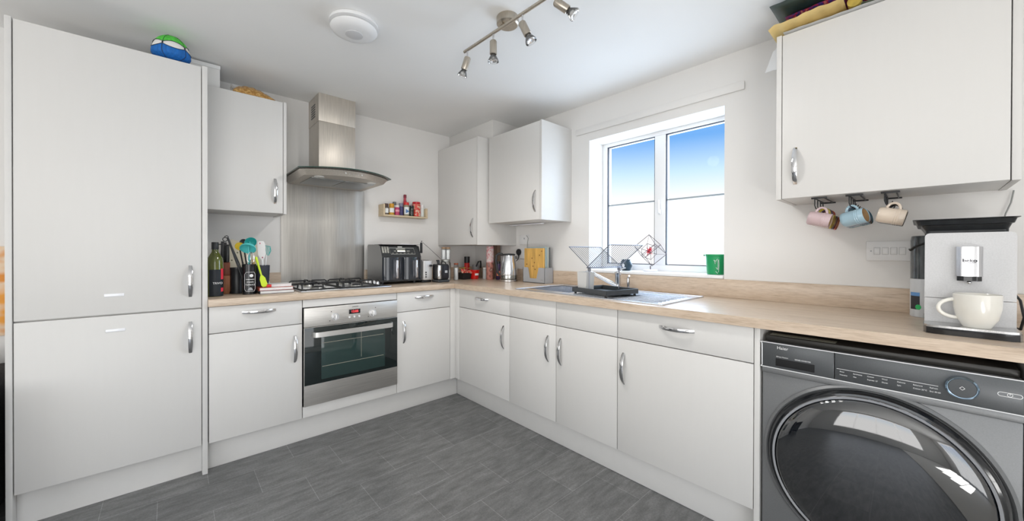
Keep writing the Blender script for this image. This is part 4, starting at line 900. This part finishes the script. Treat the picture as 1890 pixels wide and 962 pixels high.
label_wrap(.0435, .035, .062, -PI/2-.55, -PI/2+.35).build('label', LBL, BW, world=False)
jar('grey_canister', 'plain pale grey canister between red pot and tall pink tube', .480, .225, .021, .105, mat('pale_grey_canister', (.50, .53, .53), .35), WHITE, .012, z=Z, cat='canister')
TBE = thing('wrapping_tube', 'tall tin tube, pink and white patterned above and brown below', 'tube', (.461, .128, Z))
MB().lathe([(0, 0), (.033, 0), (.0335, .002), (.0335, .155)], n=36).build('lower_sleeve', ramp_mat('brown_pattern', (40, 40, 22), [(0, (.22, .07, .05)), (.45, (.48, .20, .16)), (.6, (.16, .05, .04)), (.75, (.60, .45, .38))], .35, 'noise'), TBE, world=False)
MB().lathe([(.0335, .1553), (.0340, .157), (.0340, .296), (.032, .300), (0, .300)], n=36).build('upper_sleeve', ramp_mat('pink_pattern', (26, 26, 26), [(0, (.60, .20, .22)), (.45, (.72, .34, .36)), (.55, (.80, .74, .72)), (.7, (.66, .26, .28))], .35, 'noise'), TBE, world=False)
CA = thing('spray_can', 'dark purple-black can with orange label left of the kettle', 'can', (.5180, .072, Z))
MB().lathe([(0, 0), (.0235, 0), (.0245, .002), (.0245, .130), (.019, .142), (0, .142)], n=28).build('body', ramp_mat('purple_can', (30, 30, 30), [(0, (.012, .010, .02)), (.5, (.04, .02, .08)), (.7, (.12, .05, .22))], .3, 'noise'), CA, world=False)
MB().lathe([(0, .1423), (.017, .1423), (.018, .160), (.015, .166), (0, .166)], n=24).build('cap', BLACK, CA, world=False)
label_wrap(.0249, .035, .078, -PI/2-1.6, -PI/2+.4).build('label', mat('orange_label', (.72, .25, .12), .45), CA, world=False)
tag(MB().box(.570, .606, .154, .216, Z, 1.232, .002).build('brown_board', mat('brown_fibreboard', (.25, .165, .12), .7, noise=((40, 40, 8), .15))), 'narrow brown board upright against the wall behind the pink tube', 'board')

KT = thing('kettle', 'polished steel and glass electric kettle with black handle on its base', 'kettle', (.440, -.150, Z))
MB().lathe([(0, 0), (.075, 0), (.078, .003), (.078, .018), (.072, .022), (0, .022)], n=48).build('power_base', CHROME, KT, world=False)
MB().lathe([(.068, .0225), (.074, .026), (.0745, .050), (.0735, .056)], n=48).build('lower_band', mat('steel_band', (.42, .42, .40), .18, 1.0), KT, world=False)
KM = mat('mirror_steel', (.76, .77, .80), .15, .9, noise=((6, 6, 3), .10))
MB().lathe([(.0735, .0563), (.0745, .066), (.0715, .110), (.0640, .165), (.0560, .215), (.0540, .221)], n=48).build('body', KM, KT, world=False)
MB().lathe([(.0545, .2213), (.0560, .224), (.0550, .231), (.046, .236), (0, .238)], n=40).build('lid', BLACK, KT, world=False)
hd = Vector((-.72, .69, 0)); kp = [(.052, .228), (.082, .236), (.104, .222), (.110, .180), (.104, .120), (.092, .075), (.077, .052)]
MB().tube([(hd.x*r, hd.y*r, z) for r, z in kp], .010, 12, rad=[.011, .012, .012, .010, .010, .010, .009]).build('handle', BLACK, KT, world=False)
sd = -hd; MB().prism([(-.020, .0), (.020, .0), (0, .020)], 'z', .190, .216, mtx=Matrix.Translation((sd.x*.055, sd.y*.055, 0)) @ Matrix.Rotation(math.atan2(sd.y, sd.x)-PI/2, 4, 'Z')).build('spout', KM, KT, world=False)

# sockets and plug on the window-side wall
def plate(name, y0, y1, z0, z1, label, cat='socket'):
    t_ = thing(name, label, cat, (WB-.004, (y0+y1)/2, z0)); MB().box(WB-.0095, WB-.0004, min(y0, y1), max(y0, y1), z0, z1, .0025).build('face_plate', WHITE, t_); return t_
t_ = plate('fused_switch', -.096, -.210, 1.225, 1.310, 'white fused switch plate on the wall under the cabinet left of window')
MB().box(WB-.0125, WB-.0097, -.150, -.115, 1.270, 1.288, .001).build('rocker', WHITE, t_); MB().box(WB-.0112, WB-.0097, -.165, -.152, 1.272, 1.286, .001).build('fuse_cap', GREY, t_)
t_ = plate('wall_socket', -.060, -.205, 1.100, 1.186, 'white double wall socket with a black plug, behind the kettle')
MB().box(WB-.0125, WB-.0097, -.150, -.138, 1.150, 1.166, .001).build('rocker', WHITE, t_)
t_ = thing('wall_socket', 'white single socket plate on the wall above the toaster', 'socket', (-.145, .570, 1.150)); MB().box(-.190, -.104, .5660, .5734, 1.150, 1.236, .0025).build('face_plate', WHITE, t_)
MB().box(-.140, -.128, .5635, .5658, 1.205, 1.222, .001).build('rocker', WHITE, t_)
PG = thing('kettle_plug', 'black three-pin plug with cable in the socket right of the kettle', 'plug', (WB-.035, -.098, 1.130))
mb = MB().lathe([(0, 0), (.022, 0), (.025, .003), (.025, .016), (.021, .022), (0, .023)], mtx=Matrix.Translation((WB-.0098, -.098, 1.160)) @ RX, n=32, sx=1.15); mb.build('plug', BLACK, PG)
MB().tube([(WB-.020, -.098, 1.138), (WB-.022, -.101, 1.118), (WB-.028, -.096, 1.095), (WB-.040, -.084, 1.078)], .0035, 8, rad=[.007, .005, .0035, .003]).build('cable', BLACK, PG)
tag(MB().box(.500, .535, -.470, -.088, 1.3860, 1.3958, .003).build('under_cabinet_light', mat('light_strip_white', (.80, .80, .84), .35)), 'slim white light strip under the wall cabinet left of the window', 'light')
tag(MB().tube([(.600, -.200, 1.3050), (.603, -.220, 1.280), (.606, -.208, 1.240), (.606, -.204, 1.190)], .0028, 8).build('grey_cable', mat('cable_grey', (.30, .31, .30), .5)), 'short grey cable hanging beside the fused switch plate', 'cable')

# ================================================================== CHOPPING BOARDS
CB = thing('board_holder', 'grey chopping board holder with V-shaped cut-out on the worktop', 'board holder', (.548, -.382, Z))
x0, x1, y0, y1 = .500, .600, -.508, -.262
mb = MB()
mb.prism([(y0, Z+.0005), (y1, Z+.0005), (y1, Z+.124), (y1-.058, Z+.124), (y1-.080, Z+.036), (y0+.080+.010, Z+.036), (y0+.066, Z+.124), (y0, Z+.124)], 'x', x0, x0+.005)
mb.box(x1-.004, x1, y0, y1, Z+.0005, Z+.124); mb.box(x0, x1, y0, y0+.004, Z+.0005, Z+.124); mb.box(x0, x1, y1-.004, y1, Z+.0005, Z+.124); mb.box(x0, x1, y0, y1, Z+.0005, Z+.004)
mb.build('holder', GREY, CB)
text('joseph', .010, (x0-.0006, -.476, Z+.028), RB, mat('grey_emboss', (.28, .28, .30), .5), CB)
def cboard(x, th, ya, yb, top, m, label, knots=0):
    t_ = thing('chopping_board', label, 'chopping board', (x, (ya+yb)/2, Z+.006), 'boards in the grey holder')
    MB().box(x, x+th, min(ya, yb), max(ya, yb), Z+.006, top, .003).build('board', m, t_)
    rr = random.Random(4)
    if knots:
        mb = MB()
        for y, z in ((-.300, 1.060), (-.372, 1.045), (-.388, 1.075), (-.445, 1.135), (-.395, 1.020), (-.468, 1.168), (-.360, 1.110)):
            if yb < y < ya: mb.cyl((x-.0006, y, z), (x+.001, y, z), .0055, n=12)
        mb.build('knots', KNOT, t_)
    return t_
cboard(.5075, .014, -.270, -.492, 1.192, BAMBOO, 'bamboo chopping board with dark knots in front of the grey holder', 1)
cboard(.5250, .012, -.285, -.500, 1.200, mat('glass_board', (.32, .42, .45), .1, coat=.5), 'blue-grey glass chopping board right behind the bamboo one')
cboard(.5450, .010, -.280, -.502, 1.204, mat('pale_plastic_board', (.52, .55, .50), .5), 'pale green-grey plastic board behind the glass one')
cboard(.5620, .010, -.290, -.504, 1.196, mat('dark_grey_board', (.12, .13, .13), .5), 'dark grey chopping board, rearmost in the holder')

# ================================================================== WINDOW SILL
sz = 1.0325
OJ = thing('sill_ornament', 'small round dark blue pot-shaped ornament on the window sill behind rack', 'ornament', (.705, -1.100, sz))
mb = MB().lathe([(0, 0), (.026, 0), (.031, .004), (.041, .030), (.0405, .048), (.033, .064), (.029, .070), (.031, .078), (.026, .078), (.024, .066), (.030, .040), (.026, .010), (0, .010)], n=36)
mb.build('body', mat('petrol_glaze', (.020, .045, .065), .35), OJ, world=False)
MB().lathe([(0, 0), (.014, 0), (.013, .003), (0, .004)], mtx=Matrix.Translation((-.0385, -.002, .036)) @ RX, n=24, sy=.7).build('pale_opening', mat('pale_inset', (.70, .72, .75), .4), OJ, world=False)
GS = thing('geometric_sculpture', 'wire cube-in-cube ornament with red centre on a white disc base', 'ornament', (.700, -1.285, sz))
MB().lathe([(0, 0), (.044, 0), (.046, .003), (.045, .013), (0, .014)], n=40).build('base', mat('white_stone', (.78, .77, .80), .4), GS, world=False)
WIR = mat('dark_copper_wire', (.06, .035, .045), .35, .5)
MB().cyl((0, 0, .0142), (0, 0, .038), .003, n=8).build('stem', WIR, GS, world=False)
def cube_wires(c, a_, q, r):
    mb = MB(); V_ = [Vector(((i & 1)*2-1, ((i >> 1) & 1)*2-1, ((i >> 2) & 1)*2-1))*a_/2 for i in range(8)]; P_ = [q @ v + c for v in V_]
    for i in range(8):
        for b in (1, 2, 4):
            j_ = i ^ b
            if j_ > i: mb.cyl(P_[i], P_[j_], r, n=6)
    return mb, P_
q = Euler((.72, .52, .10)).to_matrix(); c = Vector((0, 0, .142))
ob, PO = cube_wires(c, .122, q, .0018); ib, PI_ = cube_wires(c+Vector((0, .010, -.008)), .066, Euler((.5, .9, .4)).to_matrix(), .0015)
ob.build('outer_cube', WIR, GS, world=False); ib.build('inner_cube', WIR, GS, world=False)
mb = MB()
for i in range(8): mb.cyl(PO[i], PI_[i], .0008, n=5)
mb.build('link_wires', WIR, GS, world=False)
mb = MB().sphere(c+Vector((0, .010, -.004)), .012, n=12)
rr = random.Random(2)
for k in range(26):
    v = Vector((rr.gauss(0, 1), rr.gauss(0, 1), rr.gauss(0, 1))).normalized(); mb.cyl(c+Vector((0, .010, -.004)), c+Vector((0, .010, -.004))+v*rr.uniform(.022, .034), .0048, .0010, n=6)
mb.build('red_burst', mat('red_flower', (.62, .03, .05), .5), GS, world=False)
PT = thing('green_pot', 'tall green plastic cup-shaped pot with white scribble at right sill end', 'pot', (.702, -1.693, sz))
mb = MB(); mb.lathe([(0, 0), (.044, 0), (.047, .003), (.055, .108), (.0585, .110), (.0585, .118), (.053, .118), (.045, .010), (0, .010)], n=40); mb.build('body', mat('green_plastic', (.012, .30, .10), .4), PT, world=False)
MB().box(-.008, .008, .054, .068, .108, .116, .002).build('lug', bpy.data.materials['green_plastic'], PT, world=False)
def ppt(s_, z): a_ = PI*1.13+s_/.053; r = .0480+(.055-.047)*(z/.108)+.0002; return Vector((r*math.cos(a_), r*math.sin(a_), z))
mb = MB()
for st in ([(-.016, .085), (-.008, .078), (.000, .086), (.004, .092)], [(-.012, .086), (-.008, .062), (-.002, .080)], [(.006, .085), (.007, .055), (.006, .030)], [(.010, .088), (.012, .060), (.011, .015)], [(-.004, .042), (.002, .036), (.004, .030)], [(-.006, .020), (.002, .012), (.006, .008)]):
    mb.tube([ppt(*p) for p in st], .0011, 6)
mb.build('white_scribble', MARK, PT, world=False)

# ================================================================== MUGS UNDER THE RIGHT CABINET
def rack(y, label):
    t_ = thing('mug_rack', label, 'mug rack', (.46, y, 1.365), 'mug racks under the right wall cabinet')
    mb = MB(); 
    for s_ in (-1, 1): mb.box(-.120, .120, s_*.016-.002, s_*.016+.002, .0270, .0320, .0008)
    mb.box(-.122, -.112, -.026, .026, .0260, .0322, .001); mb.box(.112, .122, -.026, .026, .0260, .0322, .001)
    mb.build('rail', BLACK, t_, world=False)
    for k in range(4):
        x = -.106+k*.067
        MB().tube([(x, .016, .030), (x, .016, .000), (x, .012, -.014), (x, .004, -.018), (x, -.004, -.012), (x, -.006, -.004)], .0022, 6).build('hook', BLACK, t_, world=False)
    return t_
MUGM = {}
def make_mug(label, m, inner, loc, tilt, yaw_, group):
    """mug lying on its side: axis along -y, handle up; origin at the hook"""
    t_ = thing('mug', label, 'mug', loc, group); r, h = .0300, .076
    mtx = M4((0, 0, -.044), 0, 0, yaw_) @ Matrix.Rotation(tilt, 4, 'X') @ Matrix.Rotation(PI/2, 4, 'X')       # cup axis +z -> -y
    pr = [(0, -h/2), (r*.86, -h/2), (r*.95, -h/2+.003), (r, -h/2+.012), (r, h/2-.030), (r*1.035, h/2-.028), (r, h/2-.026), (r*1.035, h/2-.022), (r, h/2-.020), (r*1.035, h/2-.016), (r, h/2-.014), (r*1.01, h/2-.002), (r*.97, h/2), (r*.93, h/2-.002)]
    MB().lathe(pr, n=40, mtx=mtx).build('cup', m, t_, world=False)
    MB().lathe([(r*.928, h/2-.003), (r*.90, -h/2+.008), (r*.7, -h/2+.005), (0, -h/2+.005)], n=40, mtx=mtx).build('inside', inner, t_, world=False)
    MB().tube([mtx @ Vector((0, r*.90+.023*math.sin(PI*q/14), -.001-.0185*math.cos(PI*q/14))) for q in range(15)], .0046, 10).build('handle', m, t_, world=False)
    return t_
def mugmat(n_, c): return mat(n_, c, .18, coat=.5, noise=((12, 12, 12), .06))
TAN = mugmat('tan_inside', (.42, .27, .14)); CRM = mugmat('cream_glaze', (.66, .56, .46)); gm = 'mugs hanging under the right wall cabinet'
xs = (.354, .421, .488, .555)
rack(-2.220, 'black wire mug rack holding the pink mug, leftmost of three')
for k, (n_, c_, lb) in enumerate((('pink_glaze', (.53, .40, .41), 'dusty pink ribbed mug, foremost on the left rack'), ('mustard_glaze', (.45, .34, .03), 'mustard yellow mug second on the left rack, behind the pink one'), ('plum_glaze', (.07, .03, .06), 'dark plum mug third on the left rack'), ('rust_glaze', (.48, .08, .04), 'rust red mug rearmost on the left rack, by the wall'))):
    make_mug(lb, mugmat(n_, c_), TAN, (xs[k], -2.220, 1.348), .26, 0, gm)
rack(-2.330, 'black wire mug rack holding blue mugs, middle of three')
for k, (n_, c_, lb) in enumerate((('sky_glaze', (.32, .46, .54), 'light blue ribbed mug with tan inside, foremost on the middle rack'), ('slate_glaze', (.10, .15, .22), 'slate blue mug directly behind the light blue one'), ('teal_glaze', (.05, .17, .22), 'dark teal mug rearmost on the middle rack'))):
    make_mug(lb, mugmat(n_, c_), TAN, (xs[k], -2.330, 1.3485), -.22, -.30, gm)
rack(-2.432, 'black wire mug rack holding the cream mug, rightmost of three')
make_mug('cream ribbed mug, foremost on the right rack', CRM, TAN, (xs[0], -2.434, 1.348), .26, 0, gm)
make_mug('black mug behind the cream one on the right rack', mugmat('black_glaze', (.015, .015, .015)), TAN, (xs[1], -2.434, 1.348), .26, 0, gm)

# quad light switch plate
t_ = plate('switch_plate', -2.346, -2.512, 1.128, 1.213, 'wide white plate with four rocker switches left of the coffee machine', 'switch')
for k in range(4):
    y = -2.381-k*.0260; MB().box(WB-.0108, WB-.0096, y-.0105, y+.0105, 1.1545, 1.1865, .0008).build('switch_frame', mat('switch_shadow_grey', (.62, .62, .62), .4), t_)
    MB().box(WB-.0130, WB-.0109, y-.0090, y+.0090, 1.1560, 1.1850, .001, mtx=None).build('rocker', WHITE, t_)
for y in (-2.362, -2.484): MB().cyl((WB-.0097, y, 1.1705), (WB-.0108, y, 1.1705), .003, n=12).build('screw', GREY, t_)

# ================================================================== COFFEE MACHINE
CO = thing('coffee_machine', 'slim silver bean-to-cup coffee machine with black base at right end of worktop', 'coffee machine', (.30, -2.613, Z))
FACE = mat('pearl_silver_face', (.52, .52, .525), .34, .10, noise=((260, 260, 260), .05))
MB().box(.200, .445, -2.703, -2.524, .9335, 1.2240, .010, 3).build('body', mat('coffee_body_grey', (.50, .50, .50), .4), CO)
def rrect(y0, y1, z0, z1, r, n=6, rb=None):
    o = []; rb = r if rb is None else rb
    for cy0, cz0, a0, q in ((y1-r, z1-r, 0, r), (y0+r, z1-r, PI/2, r), (y0+rb, z0+rb, PI, rb), (y1-rb, z0+rb, 3*PI/2, rb)):
        for k in range(n+1): a_ = a0+PI/2*k/n; o.append((cy0+q*math.cos(a_), cz0+q*math.sin(a_)))
    return o
MB().prism(rrect(-2.7065, -2.5205, 1.0162, 1.2285, .013, rb=.0015), 'x', .188, .199).build('front_panel', FACE, CO)
MB().prism(rrect(-2.7065, -2.5205, .9335, 1.0145, .0015), 'x', .188, .199).build('lower_panel', FACE, CO)
s_ = MB(); yc = -2.6145
s_.prism([(.1875, yc-.0275), (.1875, yc+.0275), (.168, yc+.0270), (.156, yc+.018), (.152, yc), (.156, yc-.018), (.168, yc-.0270)], 'z', 1.0900, 1.1830)
SPT = s_.build('spout_cover', brushed('brushed_spout', (.66, .66, .68), .22, (300, 300, 20)), CO)
MB().prism([(.1870, yc-.0255), (.1870, yc+.0255), (.169, yc+.0250), (.158, yc+.016), (.154, yc), (.158, yc-.016), (.169, yc-.0250)], 'z', 1.0755, 1.0898).build('spout_base', GLOSSB, CO)
MB().sphere((.170, yc, 1.0705), .0055, n=14).build('nozzle', CHROME, CO)
text('beko', .0130, (.1515, yc, 1.1395), RB, DMARK, CO, sx=1.15, off=.00025)
MB().tube([(.1516, yc+.0125, 1.1310), (.1513, yc, 1.1322), (.1516, yc-.0125, 1.1332)], .0006, 6).build('swoosh', DMARK, CO)
MB().prism([(.200, -2.7090), (.200, -2.5180), (.110, -2.5180), (.092, -2.5240), (.084, -2.5400), (.084, -2.6870), (.092, -2.7030), (.110, -2.7090)], 'z', .9105, .9300).build('drip_tray', GLOSSB, CO)
MB().prism([(.187, -2.7075), (.187, -2.5195), (.112, -2.5195), (.094, -2.5255), (.087, -2.5410), (.087, -2.6860), (.094, -2.7015), (.112, -2.7075)], 'z', .9302, .9365).build('drip_grid', brushed('drip_steel', (.60, .60, .60), .25, (20, 200, 20)), CO)
MB().box(.2005, .445, -2.7075, -2.5195, .9105, .9333, .003).build('base', GLOSSB, CO)
CP = thing('coffee_cup', 'big off-white glazed cup standing on the coffee machine drip tray', 'cup', (.1365, -2.6280, .9368))
CG = mugmat('ivory_glaze', (.76, .74, .68))
MB().lathe([(0, 0), (.027, 0), (.029, .003), (.040, .022), (.0455, .050), (.0468, .084), (.0455, .0855), (.0440, .083), (.0425, .050), (.037, .024), (.024, .008), (0, .007)], n=48).build('cup', CG, CP, world=False)
MB().tube([(-.008-.016*math.sin(PI*q/16), .036+.036*math.sin(PI*q/16)+.004*(1-q/16), .046+.024*math.cos(PI*q/16)) for q in range(17)], .0048, 12).build('handle', CG, CP, world=False)
CP.scale = (1.06, 1.06, 1.18)
RT = thing('baking_tin', 'black flared roasting tin resting on top of the coffee machine', 'baking tin', (.34, -2.605, 1.2292))
TINM = mat('nonstick_black', (.022, .024, .026), .30, .3, noise=((60, 60, 60), .2))
rb_ = [(.205, -2.694), (.205, -2.522), (.470, -2.522), (.470, -2.694)]; rm = [(.180, -2.708), (.180, -2.499), (.500, -2.499), (.500, -2.708)]
mb = MB(); rings = []
def rr_(x0, x1, y0, y1, z, r=.012, n=5): return [(p[0], p[1], z) for p in rrect(x0, x1, y0, y1, r, n)]
for ring_ in (rr_(.206, .470, -2.694, -2.522, 1.2292), rr_(.204, .472, -2.695, -2.520, 1.252), rr_(.186, .490, -2.703, -2.503, 1.256), rr_(.180, .498, -2.707, -2.499, 1.2700), rr_(.172, .506, -2.713, -2.492, 1.2725), rr_(.172, .506, -2.713, -2.492, 1.2740), rr_(.182, .496, -2.705, -2.501, 1.2720), rr_(.208, .468, -2.692, -2.524, 1.2325)):
    rings.append([mb.b.verts.new(p) for p in ring_])
for a, b in zip(rings, rings[1:]):
    for i in range(len(a)): mb.b.faces.new((a[i], a[(i+1) % len(a)], b[(i+1) % len(a)], b[i]))
mb.b.faces.new(rings[0][::-1]); mb.b.faces.new(rings[-1]); mb.build('tin', TINM, RT)
FT = thing('water_flask', 'tall cylinder with smoky upper half and white label, behind coffee machine', 'container', (.520, -2.530, Z))
SMK = mat('smoky_clear_plastic', (.055, .065, .07), .08, coat=.6, noise=((30, 30, 14), .6))
MB().lathe([(0, 0), (.046, 0), (.048, .003), (.048, .150)], n=40).build('lower_sleeve', mat('silver_white_label', (.60, .62, .64), .3, noise=((60, 60, 6), .08)), FT, world=False)
MB().lathe([(.048, .1503), (.0475, .155), (.0475, .300), (.045, .318), (.041, .320), (0, .320)], n=40).build('upper_body', SMK, FT, world=False)
label_wrap(.0483, .030, .085, PI*.62, PI*.86).build('label', DMARK, FT, world=False); label_wrap(.0484, .083, .097, PI*.62, PI*.86).build('label', mat('blue_label', (.12, .28, .55), .4), FT, world=False)
MB().grid(lambda u, v: Vector((.0488*math.cos(PI*.83+.19*math.cos(2*PI*u)*v), .0488*math.sin(PI*.83+.19*math.cos(2*PI*u)*v), .040+.010*math.sin(2*PI*u)*v)), 20, 2).build('green_dot', mat('green_seal', (.03, .42, .12), .4), FT, world=False)
MB().tube([(.0497*math.cos(a_), .0497*math.sin(a_), .262+.030*abs(math.cos((a_-PI*1.1)))) for a_ in [PI*.55+PI*.95*q/16 for q in range(17)]], .0035, 8).build('carry_strap', BLACK, FT, world=False)
tag(MB().tube([(.612, -2.742, 1.395), (.612, -2.736, 1.350), (.610, -2.724, 1.310), (.608, -2.715, 1.260), (.600, -2.712, 1.18)], .0022, 8).build('wall_cable', mat('grey_wall_cable', (.28, .29, .28), .5)), 'thin grey cable hanging down the wall from the right wall cabinet', 'cable')
tag(MB().tube([(.440, -2.7130, 1.02), (.400, -2.7220, 1.030), (.340, -2.7290, 1.010), (.300, -2.7320, .960), (.330, -2.7290, .918), (.420, -2.7180, .9145), (.500, -2.7180, .9145)], .0034, 8).build('power_cord', BLACK), 'black power cord looping at the right side of the coffee machine', 'cable')

# ================================================================== LIVING-ROOM END GLIMPSED AT THE LEFT EDGE
AR = thing('wall_picture', 'orange abstract picture on the wall past the tall cabinet, far left', 'picture', (-2.47, .565, .74))
MB().box(-2.72, -2.225, .5560, .5735, .742, 1.184, .002).build('canvas', ramp_mat('orange_abstract', (7, 7, 9), [(0, (.70, .20, .02)), (.42, (.85, .36, .05)), (.55, (.80, .62, .45)), (.65, (.75, .28, .04))], .6, 'noise'), AR)
CHR = thing('armchair', 'dark speckled fabric armchair past the tall cabinet, far left edge', 'armchair', (-2.62, .20, 0))
DF = mat('dark_speckled_fabric', (.035, .035, .040), .95, noise=((220, 220, 220), .6), bump=((300, 300, 300), .4, .002))
MB().box(-2.34, -2.215, -.18, .52, .05, .62, .04, 4).build('armrest', DF, CHR); MB().box(-3.03, -2.905, -.18, .52, .05, .62, .04, 4).build('armrest', DF, CHR)
MB().box(-2.90, -2.345, .36, .53, .05, .70, .04, 4).build('backrest', DF, CHR); MB().box(-2.90, -2.345, -.16, .355, .14, .42, .04, 4).build('seat_cushion', DF, CHR)
for x in (-2.99, -2.26):
    for y in (-.13, .46): MB().cyl((x, y, .0005), (x, y, .055), .018, n=12).build('leg', BLACK, CHR)
